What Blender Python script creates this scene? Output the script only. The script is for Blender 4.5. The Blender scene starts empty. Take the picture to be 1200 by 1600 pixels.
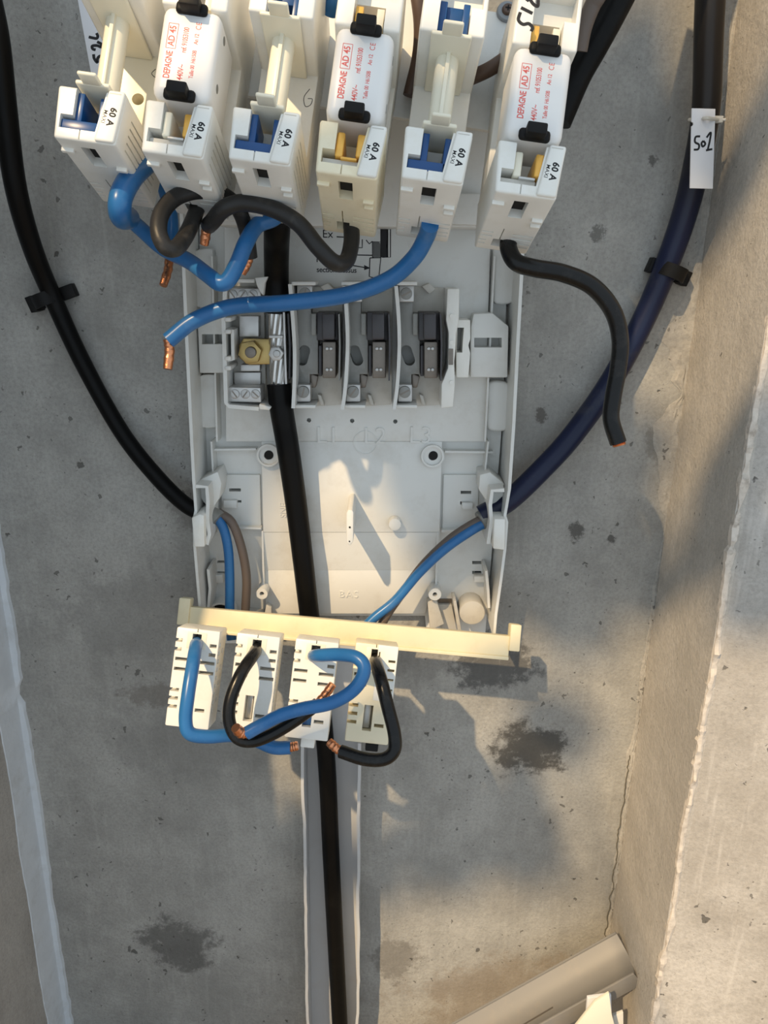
import bpy, bmesh, math, random
from mathutils import Vector, Matrix, noise

random.seed(7)
scn = bpy.context.scene
COL = scn.collection

# ------------------------------------------------------------------ camera
F = 1202.0                                   # focal length in pixels of the 1200x1600 frame
PITCH, ROLL, DIST, Z0 = math.radians(18), math.radians(1.0), 0.60, 0.60
FWD = Vector((0, math.cos(PITCH), -math.sin(PITCH)))
R0 = Vector((1, 0, 0)); U0 = Vector((0, math.sin(PITCH), math.cos(PITCH)))
RIGHT = R0*math.cos(ROLL) + U0*math.sin(ROLL)
UP = -R0*math.sin(ROLL) + U0*math.cos(ROLL)
CAM = Vector((0, 0, Z0)) - FWD*DIST
cd = bpy.data.cameras.new('camera'); cam = bpy.data.objects.new('camera', cd); COL.objects.link(cam)
cd.sensor_fit = 'VERTICAL'; cd.sensor_height = 36.0; cd.lens = 36.0*F/1600.0
cd.clip_start = 0.01
cam.matrix_world = Matrix(((RIGHT.x, UP.x, -FWD.x, CAM.x), (RIGHT.y, UP.y, -FWD.y, CAM.y),
                           (RIGHT.z, UP.z, -FWD.z, CAM.z), (0, 0, 0, 1)))
scn.camera = cam

# ------------------------------------------------------------------ world, sun, exposure
wd = bpy.data.worlds.new('world'); scn.world = wd; wd.use_nodes = True
bg = wd.node_tree.nodes['Background']; bg.inputs[0].default_value = (0.77, 0.89, 1.0, 1); bg.inputs[1].default_value = 0.98
SUN = Vector((0.63, 1.0, -1.15))              # direction the sunlight travels
sd = bpy.data.lights.new('sun', 'SUN'); so = bpy.data.objects.new('sun', sd); COL.objects.link(so)
sd.energy = 4.3; sd.color = (1.0, 0.73, 0.42); sd.angle = math.radians(0.9)
so.rotation_euler = SUN.to_track_quat('-Z', 'Y').to_euler(); so.location = (-2, -3, 4)
vs = scn.view_settings
vs.view_transform = 'Standard'; vs.look = 'None'; vs.gamma = 1.0; vs.exposure = 0.0; vs.use_curve_mapping = False
scn.cycles.max_bounces = 8

def C(px, py, d):                            # point at axis depth d
    return CAM + RIGHT*((px-600)/F*d) + UP*(-(py-800)/F*d) + FWD*d
def W(px, py, h):                            # point at height h off the back wall
    r = FWD + RIGHT*((px-600)/F) + UP*(-(py-800)/F)
    return CAM + r*((-h-CAM.y)/r.y)
def mmpx(py, h): return ((-h-CAM.y)/(FWD.y+UP.y*(-(py-800)/F)))/F     # metres per pixel there

# ------------------------------------------------------------------ materials
def mat(name, col, rough=0.5, metal=0.0, var=0.0, vscale=60.0, dirt=None, dirt_amt=0.0, dscale=25.0, bump=0.0, bscale=300.0, spec=0.5, trans=0.0, sss=0.0):
    m = bpy.data.materials.new(name); m.use_nodes = True
    nt = m.node_tree; b = nt.nodes['Principled BSDF']
    b.inputs['Roughness'].default_value = rough; b.inputs['Metallic'].default_value = metal
    b.inputs['Specular IOR Level'].default_value = spec
    if trans: b.inputs['Transmission Weight'].default_value = trans
    c = (*col, 1); b.inputs['Base Color'].default_value = c
    tc = nt.nodes.new('ShaderNodeTexCoord')
    src = None
    if var:
        n = nt.nodes.new('ShaderNodeTexNoise'); n.inputs['Scale'].default_value = vscale; n.inputs['Detail'].default_value = 6
        nt.links.new(tc.outputs['Object'], n.inputs['Vector'])
        mx = nt.nodes.new('ShaderNodeMix'); mx.data_type = 'RGBA'
        mx.inputs[6].default_value = tuple(max(0, x*(1-var)) for x in col)+(1,)
        mx.inputs[7].default_value = tuple(min(1, x*(1+var)) for x in col)+(1,)
        nt.links.new(n.outputs['Fac'], mx.inputs[0]); src = mx.outputs[2]
    if dirt:
        n = nt.nodes.new('ShaderNodeTexNoise'); n.inputs['Scale'].default_value = dscale; n.inputs['Detail'].default_value = 8; n.inputs['Roughness'].default_value = 0.65
        nt.links.new(tc.outputs['Object'], n.inputs['Vector'])
        r = nt.nodes.new('ShaderNodeMapRange'); r.inputs[1].default_value = 0.52; r.inputs[2].default_value = 0.75; r.inputs[4].default_value = dirt_amt
        nt.links.new(n.outputs['Fac'], r.inputs[0])
        mx = nt.nodes.new('ShaderNodeMix'); mx.data_type = 'RGBA'
        mx.inputs[6].default_value = c; mx.inputs[7].default_value = (*dirt, 1)
        if src: nt.links.new(src, mx.inputs[6])
        nt.links.new(r.outputs[0], mx.inputs[0]); src = mx.outputs[2]
    if src: nt.links.new(src, b.inputs['Base Color'])
    if bump:
        n = nt.nodes.new('ShaderNodeTexNoise'); n.inputs['Scale'].default_value = bscale; n.inputs['Detail'].default_value = 4
        nt.links.new(tc.outputs['Object'], n.inputs['Vector'])
        bp = nt.nodes.new('ShaderNodeBump'); bp.inputs['Strength'].default_value = bump; bp.inputs['Distance'].default_value = 0.0006
        nt.links.new(n.outputs['Fac'], bp.inputs['Height']); nt.links.new(bp.outputs[0], b.inputs['Normal'])
    return m

M = {}
M['panel'] = mat('panel_plastic', (0.70, 0.70, 0.67), 0.42, var=0.05, vscale=30, dirt=(0.45, 0.41, 0.34), dirt_amt=0.35, dscale=40)
M['panel_dirty'] = mat('panel_plastic_worn', (0.56, 0.54, 0.49), 0.5, var=0.08, vscale=40, dirt=(0.30, 0.26, 0.20), dirt_amt=0.5, dscale=60)
M['white'] = mat('white_plastic', (0.80, 0.79, 0.74), 0.38, var=0.04, vscale=80, dirt=(0.62, 0.56, 0.42), dirt_amt=0.3, dscale=50)
M['yellowed'] = mat('yellowed_plastic', (0.82, 0.74, 0.54), 0.4, var=0.05, vscale=60, dirt=(0.6, 0.47, 0.25), dirt_amt=0.35, dscale=60)
M['ivory'] = mat('ivory_plastic', (0.80, 0.76, 0.62), 0.35, var=0.04, vscale=60)
M['cream'] = mat('cream_plastic', (0.74, 0.66, 0.45), 0.5, var=0.05, vscale=50, dirt=(0.62, 0.50, 0.28), dirt_amt=0.35, dscale=60)
M['ceramic'] = mat('fuse_body', (0.80, 0.79, 0.77), 0.35, var=0.02, vscale=40)
M['black'] = mat('black_plastic', (0.008, 0.008, 0.008), 0.55, bump=0.2, spec=0.2)
M['blackwire'] = mat('black_insulation', (0.007, 0.007, 0.007), 0.27, var=0.3, dirt=(0.06, 0.055, 0.05), dirt_amt=0.3, dscale=90, bump=0.15, bscale=200, spec=0.28)
M['dustywire'] = mat('dusty_black_insulation', (0.022, 0.021, 0.020), 0.42, var=0.3, vscale=50, dirt=(0.12, 0.11, 0.095), dirt_amt=0.6, dscale=45, bump=0.25, bscale=200, spec=0.3)
M['sheath'] = mat('black_sheath', (0.003, 0.003, 0.003), 0.42, dirt=(0.02, 0.018, 0.016), dirt_amt=0.3, bump=0.2, bscale=150, spec=0.14)
M['navy'] = mat('navy_sheath', (0.008, 0.013, 0.042), 0.34, var=0.35, vscale=20, dirt=(0.07, 0.068, 0.07), dirt_amt=0.55, dscale=30, bump=0.15, bscale=150, spec=0.3)
M['bluewire'] = mat('blue_insulation', (0.022, 0.135, 0.345), 0.30, var=0.12, vscale=60, dirt=(0.10, 0.22, 0.42), dirt_amt=0.45, dscale=50, spec=0.4)
M['bluein'] = mat('blue_contact_plastic', (0.006, 0.060, 0.20), 0.32)
M['brownwire'] = mat('brown_insulation', (0.10, 0.060, 0.042), 0.5, var=0.15)
M['greybrown'] = mat('grey_brown_insulation', (0.115, 0.088, 0.072), 0.5, var=0.2)
M['copper'] = mat('copper', (0.72, 0.30, 0.15), 0.28, metal=1.0, var=0.25, vscale=200, bump=0.4, bscale=900)
M['copperdull'] = mat('copper_contact', (0.85, 0.46, 0.09), 0.35, metal=0.25, var=0.2, vscale=200)
M['brass'] = mat('brass', (0.44, 0.32, 0.13), 0.32, metal=0.9, var=0.2, vscale=120)
M['steel'] = mat('steel', (0.42, 0.41, 0.39), 0.32, metal=0.9, var=0.15, vscale=150)
M['zinc'] = mat('zinc_plate', (0.27, 0.27, 0.255), 0.55, metal=0.45, var=0.2, vscale=60, dirt=(0.12, 0.115, 0.10), dirt_amt=0.4, dscale=70)
M['tin'] = mat('tinned_metal', (0.55, 0.54, 0.52), 0.38, metal=0.6, var=0.12, vscale=100)
M['alu'] = mat('aluminium_strand', (0.66, 0.65, 0.63), 0.25, metal=1.0)
M['contact'] = mat('tarnished_contact', (0.20, 0.175, 0.15), 0.4, metal=0.7, var=0.2, vscale=200)
M['darkplastic'] = mat('dark_grey_plastic', (0.050, 0.046, 0.050), 0.35)
M['hole'] = mat('hole_shade', (0.01, 0.01, 0.01), 0.9)  # near-black fill that paints the shade inside holes and slots
M['ink'] = mat('black_ink', (0.01, 0.01, 0.012), 0.7)
M['red'] = mat('red_ink', (0.72, 0.13, 0.11), 0.6)
M['tag'] = mat('tag_plastic', (0.74, 0.75, 0.78), 0.4)
M['nylon'] = mat('nylon_tie', (0.62, 0.60, 0.54), 0.4)
M['duct'] = mat('duct_pvc', (0.50, 0.51, 0.52), 0.45, var=0.05, vscale=20, dirt=(0.40, 0.36, 0.31), dirt_amt=0.4, dscale=20)
M['trunk'] = mat('trunking_pvc', (0.22, 0.213, 0.202), 0.45, var=0.06, vscale=20, dirt=(0.33, 0.28, 0.22), dirt_amt=0.4, dscale=30)
M['washer'] = mat('grey_washer', (0.26, 0.28, 0.30), 0.5)
M['leaf'] = mat('leaf_green', (0.06, 0.12, 0.03), 0.5, var=0.2)
M['bark'] = mat('bark', (0.10, 0.07, 0.05), 0.8)

def concrete(name, base, light, stain_shades=(), rust=(), bandx=None, pit=1.0, streak=0.0):
    m = bpy.data.materials.new(name); m.use_nodes = True
    nt = m.node_tree; N = nt.nodes; L = nt.links; b = N['Principled BSDF']
    b.inputs['Roughness'].default_value = 0.85; b.inputs['Specular IOR Level'].default_value = 0.25
    geo = N.new('ShaderNodeNewGeometry'); P = geo.outputs['Position']
    def nz(scale, detail=6, rough=0.6, vec=P):
        n = N.new('ShaderNodeTexNoise'); n.inputs['Scale'].default_value = scale; n.inputs['Detail'].default_value = detail
        n.inputs['Roughness'].default_value = rough; L.new(vec, n.inputs['Vector']); return n.outputs['Fac']
    def mr(x, a, c, lo=0.0, hi=1.0, smooth=True):
        r = N.new('ShaderNodeMapRange'); r.interpolation_type = 'SMOOTHSTEP' if smooth else 'LINEAR'
        r.inputs[1].default_value = a; r.inputs[2].default_value = c; r.inputs[3].default_value = lo; r.inputs[4].default_value = hi
        L.new(x, r.inputs[0]); return r.outputs[0]
    def mix(fac, a, bcol):
        mx = N.new('ShaderNodeMix'); mx.data_type = 'RGBA'
        if hasattr(fac, 'links'): L.new(fac, mx.inputs[0])
        else: mx.inputs[0].default_value = fac
        for sock, v in ((6, a), (7, bcol)):
            if hasattr(v, 'links'): L.new(v, mx.inputs[sock])
            else: mx.inputs[sock].default_value = (*v, 1)
        return mx.outputs[2]
    def mul(a, c):
        x = N.new('ShaderNodeMath'); x.operation = 'MULTIPLY'
        for i, v in enumerate((a, c)):
            if hasattr(v, 'links'): L.new(v, x.inputs[i])
            else: x.inputs[i].default_value = v
        return x.outputs[0]
    col = mix(mr(nz(7, 7, 0.68), 0.36, 0.64), tuple(x*0.94 for x in base), tuple(x*1.04 for x in light))
    col = mix(mul(mr(nz(24, 9, 0.75), 0.42, 0.72), 0.5), col, tuple(x*0.72 for x in base))
    col = mix(mul(mr(nz(380, 4, 0.7), 0.38, 0.7), 0.38), col, tuple(x*0.6 for x in base))
    # vertical trowel streaks
    mp = N.new('ShaderNodeMapping'); mp.inputs['Scale'].default_value = (160, 160, 12); L.new(P, mp.inputs['Vector'])
    st = nz(1.0, 3, 0.6, mp.outputs[0])
    col = mix(mul(mr(st, 0.5, 0.75), 0.18+streak), col, tuple(min(1, x*1.25) for x in light))
    # stains with a shape of their own; some are shade painted in
    for (c, r, colr, amt, sx) in stain_shades:
        wob = nz(1.0/r, 9, 0.74)
        d = N.new('ShaderNodeVectorMath'); d.operation = 'SUBTRACT'; L.new(P, d.inputs[0]); d.inputs[1].default_value = c
        sc = N.new('ShaderNodeVectorMath'); sc.operation = 'MULTIPLY'; L.new(d.outputs[0], sc.inputs[0]); sc.inputs[1].default_value = (1/sx, 1, 1)
        ln = N.new('ShaderNodeVectorMath'); ln.operation = 'LENGTH'; L.new(sc.outputs[0], ln.inputs[0])
        ad = N.new('ShaderNodeMath'); ad.operation = 'MULTIPLY_ADD'; L.new(wob, ad.inputs[0]); ad.inputs[1].default_value = r*3.6; L.new(ln.outputs['Value'], ad.inputs[2])
        col = mix(mul(mr(ad.outputs[0], r*2.45, r*2.95, 1, 0), amt), col, colr)
    # pits: two sizes, ragged outlines, clustered
    dn = N.new('ShaderNodeTexNoise'); dn.inputs['Scale'].default_value = 180; dn.inputs['Detail'].default_value = 3; L.new(P, dn.inputs['Vector'])
    dm = N.new('ShaderNodeVectorMath'); dm.operation = 'MULTIPLY_ADD'; L.new(dn.outputs['Color'], dm.inputs[0]); dm.inputs[1].default_value = (0.007, 0.007, 0.012); L.new(P, dm.inputs[2])
    PV = dm.outputs[0]
    clus = mr(nz(16, 4), 0.40, 0.66, 0.35, 1.15)
    gts = []
    for scale, lo, size, dark in ((48, 0.62, 0.20, 0.72), (120, 0.60, 0.27, 0.62), (280, 0.66, 0.30, 0.5)):
        vo = N.new('ShaderNodeTexVoronoi'); vo.inputs['Scale'].default_value = scale; L.new(PV, vo.inputs['Vector'])
        cx = N.new('ShaderNodeSeparateColor'); L.new(vo.outputs['Color'], cx.inputs[0])
        sz = mul(mr(cx.outputs[0], lo, 1.0, 0.0, size*pit, False), clus)
        sb = N.new('ShaderNodeMath'); sb.operation = 'SUBTRACT'; L.new(sz, sb.inputs[0]); L.new(vo.outputs['Distance'], sb.inputs[1])
        g_ = mr(sb.outputs[0], -0.01, 0.03); gts.append(g_)
        col = mix(mul(g_, dark), col, (0.055, 0.052, 0.046))
    gt = N.new('ShaderNodeMath'); gt.operation = 'ADD'; L.new(gts[0], gt.inputs[0]); L.new(gts[1], gt.inputs[1])
    # pale scuffs
    mp2 = N.new('ShaderNodeMapping'); mp2.inputs['Scale'].default_value = (70, 70, 28); mp2.inputs['Rotation'].default_value = (0, 0.5, 0); L.new(P, mp2.inputs['Vector'])
    col = mix(mul(mr(nz(1.0, 8, 0.75, mp2.outputs[0]), 0.60, 0.72), 0.30), col, tuple(min(1, x*1.35) for x in light))
    L.new(col, b.inputs['Base Color'])
    bp = N.new('ShaderNodeBump'); bp.inputs['Strength'].default_value = 0.5; bp.inputs['Distance'].default_value = 0.0025
    hsum = N.new('ShaderNodeMath'); hsum.operation = 'SUBTRACT'; L.new(nz(120, 8, 0.7), hsum.inputs[0]); L.new(gt.outputs[0], hsum.inputs[1])
    L.new(hsum.outputs[0], bp.inputs['Height']); L.new(bp.outputs[0], b.inputs['Normal'])
    return m

def stain_shade(px, py, rpx, col, amt, sx=1.0):
    p = W(px, py, 0); return ((p.x, p.y, p.z), rpx*mmpx(py, 0), col, amt, sx)

# ------------------------------------------------------------------ mesh helpers
def catmull(pts, n):
    P = [Vector(p) for p in pts]
    if len(P) < 3:
        return [P[0].lerp(P[1], i/n) for i in range(n+1)]
    P = [P[0]*2-P[1]] + P + [P[-1]*2-P[-2]]
    out = []
    for i in range(1, len(P)-2):
        p0, p1, p2, p3 = P[i-1], P[i], P[i+1], P[i+2]
        for k in range(n):
            t = k/n
            out.append(0.5*((2*p1) + (p2-p0)*t + (2*p0-5*p1+4*p2-p3)*t*t + (3*p1-p0-3*p2+p3)*t**3))
    out.append(P[-2]); return out

class MB:
    def __init__(s): s.bm = bmesh.new()
    def _merge(s, b, bevel=0.0, seg=2, M4=None):
        bmesh.ops.recalc_face_normals(b, faces=b.faces[:])
        if bevel > 0:
            es = [e for e in b.edges if len(e.link_faces) == 2 and e.calc_face_angle(0) > 0.5]
            bmesh.ops.bevel(b, geom=es, offset=bevel, offset_type='OFFSET', segments=seg, profile=0.5, affect='EDGES', clamp_overlap=True)
        if M4 is not None: bmesh.ops.transform(b, matrix=M4, verts=b.verts[:])
        me = bpy.data.meshes.new('tmp'); b.to_mesh(me); b.free(); s.bm.from_mesh(me); bpy.data.meshes.remove(me)
        return s
    def hexa(s, p, bevel=0.0, seg=2, M4=None):          # p: 4 bottom, 4 top
        b = bmesh.new(); v = [b.verts.new(x) for x in p]
        for f in ((0,1,2,3), (4,5,6,7), (0,1,5,4), (1,2,6,5), (2,3,7,6), (3,0,4,7)): b.faces.new([v[i] for i in f])
        return s._merge(b, bevel, seg, M4)
    def box(s, lo, hi, bevel=0.0, seg=2, M4=None):
        x0, y0, z0 = lo; x1, y1, z1 = hi
        return s.hexa([(x0,y0,z0),(x1,y0,z0),(x1,y1,z0),(x0,y1,z0),(x0,y0,z1),(x1,y0,z1),(x1,y1,z1),(x0,y1,z1)], bevel, seg, M4)
    def prism(s, bot, top, bevel=0.0, seg=2):
        b = bmesh.new(); n = len(bot)
        v0 = [b.verts.new(x) for x in bot]; v1 = [b.verts.new(x) for x in top]
        b.faces.new(v0); b.faces.new(v1)
        for i in range(n): b.faces.new((v0[i], v0[(i+1) % n], v1[(i+1) % n], v1[i]))
        return s._merge(b, bevel, seg)
    def slab(s, pts, h0, h1, bevel=0.0, seg=2):         # outline in photo pixels as seen at height h1, going back to h0
        top = [W(x, y, h1) for x, y in pts]
        return s.prism([Vector((t.x, -h0, t.z)) for t in top], top, bevel, seg)
    def pbox(s, x0, y0, x1, y1, h0, h1, bevel=0.0, seg=2):
        return s.slab([(x0,y0),(x1,y0),(x1,y1),(x0,y1)], h0, h1, bevel, seg)
    def strip(s, pts, h0, h1, th):                      # thin wall standing on the plate along a line
        top = [W(x, y, h1) for x, y in pts]
        b = bmesh.new(); rows = []
        for i, p in enumerate(top):
            a = top[max(0, i-1)]; c = top[min(len(top)-1, i+1)]
            t = (c-a).normalized(); nrm = Vector((t.z, 0, -t.x))*th*0.5
            rows.append([b.verts.new(Vector((q.x, -h, q.z))) for q, h in ((p-nrm, h0), (p+nrm, h0), (p+nrm, h1), (p-nrm, h1))])
        for i in range(len(rows)-1):
            for k in range(4): b.faces.new((rows[i][k], rows[i][(k+1) % 4], rows[i+1][(k+1) % 4], rows[i+1][k]))
        b.faces.new(rows[0]); b.faces.new(rows[-1])
        return s._merge(b)
    def tube(s, pts, r, seg=14, n=6, flat=1.0):
        P = catmull(pts, n); b = bmesh.new(); rings = []
        t0 = (P[1]-P[0]).normalized(); up = t0.orthogonal().normalized()
        for i, p in enumerate(P):
            t = (P[min(i+1, len(P)-1)]-P[max(i-1, 0)]).normalized()
            up = (up - t*up.dot(t)).normalized(); sd_ = t.cross(up)
            rr = r(i/(len(P)-1)) if callable(r) else r
            rings.append([b.verts.new(p + up*math.cos(a)*rr*flat + sd_*math.sin(a)*rr) for a in [2*math.pi*k/seg for k in range(seg)]])
        for i in range(len(rings)-1):
            for k in range(seg): b.faces.new((rings[i][k], rings[i][(k+1) % seg], rings[i+1][(k+1) % seg], rings[i+1][k]))
        b.faces.new(rings[0]); b.faces.new(rings[-1])
        return s._merge(b)
    def cyl(s, p0, p1, r0, r1=None, seg=24, bevel=0.0):
        r1 = r0 if r1 is None else r1
        p0, p1 = Vector(p0), Vector(p1); t = (p1-p0).normalized(); u = t.orthogonal().normalized(); w = t.cross(u)
        ring = lambda p, r: [p + u*math.cos(2*math.pi*k/seg)*r + w*math.sin(2*math.pi*k/seg)*r for k in range(seg)]
        b = bmesh.new()
        v0 = [b.verts.new(x) for x in ring(p0, r0)]; v1 = [b.verts.new(x) for x in ring(p1, r1)]
        b.faces.new(v0); b.faces.new(v1)
        for i in range(seg): b.faces.new((v0[i], v0[(i+1) % seg], v1[(i+1) % seg], v1[i]))
        if bevel:
            es = [e for e in b.edges if any(len(f.verts) > 4 for f in e.link_faces)]
            bmesh.ops.recalc_face_normals(b, faces=b.faces[:])
            bmesh.ops.bevel(b, geom=es, offset=bevel, segments=2, profile=0.5, affect='EDGES', clamp_overlap=True)
        return s._merge(b)
    def pcyl(s, px, py, rpx, h0, h1, seg=24, bevel=0.0):
        p = W(px, py, h1); r = rpx*mmpx(py, h1)
        return s.cyl((p.x, -h0, p.z), (p.x, -h1, p.z), r, r, seg, bevel)
    def ring(s, p0, p1, ro, ri, seg=28):
        p0, p1 = Vector(p0), Vector(p1); t = (p1-p0).normalized(); u = t.orthogonal().normalized(); w = t.cross(u)
        b = bmesh.new(); R = []
        for k in range(seg):
            d = u*math.cos(2*math.pi*k/seg) + w*math.sin(2*math.pi*k/seg)
            R.append([b.verts.new(x) for x in (p0+d*ro, p1+d*ro, p1+d*ri, p0+d*ri)])
        for k in range(seg):
            for j in range(4): b.faces.new((R[k][j], R[k][(j+1) % 4], R[(k+1) % seg][(j+1) % 4], R[(k+1) % seg][j]))
        return s._merge(b)
    def pring(s, px, py, ro, ri, h0, h1):
        p = W(px, py, h1); k = mmpx(py, h1)
        return s.ring((p.x, -h0, p.z), (p.x, -h1, p.z), ro*k, ri*k)
    def ribbon(s, pts, wid, thick, nrm):                # flat pen stroke
        P = [Vector(p) for p in pts]; b = bmesh.new(); rows = []; nrm = Vector(nrm).normalized()
        for i, p in enumerate(P):
            t = (P[min(i+1, len(P)-1)]-P[max(i-1, 0)]).normalized(); sd_ = t.cross(nrm).normalized()*wid*0.5
            rows.append([b.verts.new(x) for x in (p-sd_, p+sd_, p+sd_+nrm*thick, p-sd_+nrm*thick)])
        for i in range(len(rows)-1):
            for k in range(4): b.faces.new((rows[i][k], rows[i][(k+1) % 4], rows[i+1][(k+1) % 4], rows[i+1][k]))
        b.faces.new(rows[0]); b.faces.new(rows[-1])
        return s._merge(b)

MW = {}
def empty(name, mw=None, **kw):
    o = bpy.data.objects.new(name, None); COL.objects.link(o)
    mw = mw or Matrix.Identity(4); o.matrix_world = mw; o.empty_display_size = 0.01; MW[o.name] = mw.copy()
    return tag(o, **kw)
def tag(o, label=None, cat=None, group=None, kind=None):
    if label: o['label'] = label
    if cat: o['category'] = cat
    if group: o['group'] = group
    if kind: o['kind'] = kind
    return o
def inv_of(parent): return MW[parent.name].inverted()
def finish(me, smooth=35):
    for p in me.polygons: p.use_smooth = True
    me.set_sharp_from_angle(angle=math.radians(smooth))
def put(name, mb, material, parent=None, local=False, cut=None, label=None, cat=None, group=None, kind=None, smooth=35):
    me = bpy.data.meshes.new(name); mb.bm.to_mesh(me); mb.bm.free()
    o = bpy.data.objects.new(name, me); COL.objects.link(o)
    if cut is not None:
        cm = bpy.data.meshes.new('cut'); cut.bm.to_mesh(cm); cut.bm.free(); co = bpy.data.objects.new('cut', cm); COL.objects.link(co)
        md = o.modifiers.new('b', 'BOOLEAN'); md.operation = 'DIFFERENCE'; md.object = co; md.solver = 'EXACT'; md.use_self = True
        dg = bpy.context.evaluated_depsgraph_get(); nm = bpy.data.meshes.new_from_object(o.evaluated_get(dg))
        o.modifiers.clear(); o.data = nm; bpy.data.objects.remove(co); bpy.data.meshes.remove(cm); bpy.data.meshes.remove(me); me = nm; me.name = name
    me.materials.clear(); me.materials.append(M[material] if isinstance(material, str) else material)
    if parent is not None:
        if not local: me.transform(inv_of(parent))
        o.parent = parent; MW[o.name] = MW[parent.name].copy()
    else:
        MW[o.name] = Matrix.Identity(4)
    finish(me, smooth)
    return tag(o, label, cat, group, kind)
def recenter(o):                                        # put a single-mesh thing's origin at its middle
    me = o.data; n = len(me.vertices)
    c = sum((v.co for v in me.vertices), Vector())/n
    me.transform(Matrix.Translation(-c)); o.location = c; MW[o.name] = Matrix.Translation(c); return o
def textmb(body, size, M4, spacing=1.0, thick=0.0, bold=0.0):
    cu = bpy.data.curves.new('t', 'FONT'); cu.body = body; cu.size = size; cu.space_character = spacing
    cu.align_x = 'CENTER'; cu.align_y = 'CENTER'; cu.extrude = thick; cu.offset = bold; cu.resolution_u = 3
    o = bpy.data.objects.new('t', cu); COL.objects.link(o)
    dg = bpy.context.evaluated_depsgraph_get(); me = bpy.data.meshes.new_from_object(o.evaluated_get(dg))
    bpy.data.objects.remove(o); bpy.data.curves.remove(cu)
    me.transform(M4); mb = MB(); mb.bm.from_mesh(me); bpy.data.meshes.remove(me); return mb
def frame(origin, x, y, z):
    return Matrix(((x.x, y.x, z.x, origin.x), (x.y, y.y, z.y, origin.y), (x.z, y.z, z.z, origin.z), (0, 0, 0, 1)))
def facing(px, py, d, rho, vp=(570, 850)):              # frame whose z axis points out at the viewer's side along vanishing point vp
    w = -(FWD + RIGHT*((vp[0]-600)/F) + UP*(-(vp[1]-800)/F)).normalized()
    v = RIGHT*math.sin(rho) + UP*math.cos(rho); v = (v - w*v.dot(w)).normalized(); u = v.cross(w)
    return frame(C(px, py, d), u, v, w)


# ------------------------------------------------------------------ the setting
XL, XR, HR = -0.308, 0.2205, 0.11
DK = (0.075, 0.072, 0.066)
wall_stain_shades = [stain_shade(828, 1168, 52, DK, 0.9, 1.05), stain_shade(280, 1478, 52, (0.10, 0.098, 0.092), 0.75, 1.1), stain_shade(775, 1040, 45, (0.07, 0.07, 0.07), 0.75, 1.5),  # last: panel foot's cast shadow and a black stain painted as one patch
               stain_shade(225, 965, 85, (0.17, 0.168, 0.162), 0.32, 1.6), stain_shade(250, 1085, 22, (0.12, 0.10, 0.08), 0.4, 2.6), stain_shade(300, 1165, 60, (0.17, 0.168, 0.162), 0.28, 2.0), stain_shade(640, 1020, 50, (0.14, 0.135, 0.13), 0.3, 1.4),  # wide grey ones: shading smudges painted around the rail and terminal blocks
               stain_shade(840, 1580, 110, (0.22, 0.17, 0.12), 0.45, 1.8), stain_shade(620, 1500, 40, (0.14, 0.13, 0.115), 0.6, 1.0), stain_shade(560, 1140, 60, (0.15, 0.145, 0.14), 0.3, 1.5),  # last: shading smudge painted beside the terminal blocks
               stain_shade(900, 830, 16, DK, 0.8, 0.8), stain_shade(955, 842, 7, DK, 0.8), stain_shade(845, 650, 12, (0.10, 0.09, 0.08), 0.8, 0.8), stain_shade(1020, 250, 8, DK, 0.7), stain_shade(935, 365, 12, (0.14, 0.14, 0.13), 0.8),
               stain_shade(1030, 690, 40, (0.20, 0.185, 0.16), 0.6, 0.6), stain_shade(300, 800, 40, (0.11, 0.1, 0.09), 0.4, 0.8)]
M['concrete'] = concrete('concrete_wall', (0.325, 0.32, 0.30), (0.425, 0.42, 0.395), wall_stain_shades)
M['plaster'] = concrete('smooth_plaster', (0.50, 0.465, 0.415), (0.56, 0.525, 0.475), [], pit=0.5)
M['outerwall'] = concrete('rough_render', (0.44, 0.41, 0.37), (0.55, 0.525, 0.49), [], pit=0.9, streak=0.25)
M['leftwall'] = concrete('left_render', (0.36, 0.345, 0.32), (0.42, 0.405, 0.38), [], pit=0.6)
M['limewash'] = mat('white_plaster_edge', (0.60, 0.645, 0.69), 0.8, var=0.12, vscale=60, dirt=(0.40, 0.40, 0.39), dirt_amt=0.5, dscale=40, bump=0.6, bscale=150)
M['flake'] = mat('flaking_plaster', (0.60, 0.54, 0.47), 0.9, var=0.3, vscale=160, dirt=(0.24, 0.20, 0.16), dirt_amt=0.8, dscale=150, bump=0.8, bscale=300)
M['mortar'] = concrete('rough_mortar', (0.37, 0.355, 0.325), (0.46, 0.44, 0.40), [], pit=1.6)
M['floor'] = concrete('floor_concrete', (0.24, 0.20, 0.15), (0.32, 0.27, 0.21), [])

TOP = 1.6
m = MB(); m.box((XL-0.06, 0, -0.02), (XR+0.06, 0.06, TOP)); put('wall_back', m, 'concrete', kind='structure')
m = MB(); m.box((XL-0.8, -1.2, -0.06), (XR+0.8, 0.06, 0.0)); put('floor', m, 'floor', kind='structure')
m = MB(); m.box((XR, -HR, 0), (XR+0.06, 0.0, TOP)); wr = put('wall_right', m, 'plaster', kind='structure')
m = MB(); m.hexa([(XR+0.06, -HR, 0), (XR+0.006, -HR, 0), (XR+0.50, -HR-0.16, 0), (XR+0.50, -HR-0.10, 0),
                  (XR+0.06, -HR, TOP), (XR+0.006, -HR, TOP), (XR+0.50, -HR-0.16, TOP), (XR+0.50, -HR-0.10, TOP)]); put('wall_outer', m, 'outerwall', kind='structure')
m = MB(); m.box((XL-0.06, -0.34, 0), (XL, 0.0, TOP)); wl = put('wall_left', m, 'leftwall', kind='structure')

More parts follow.
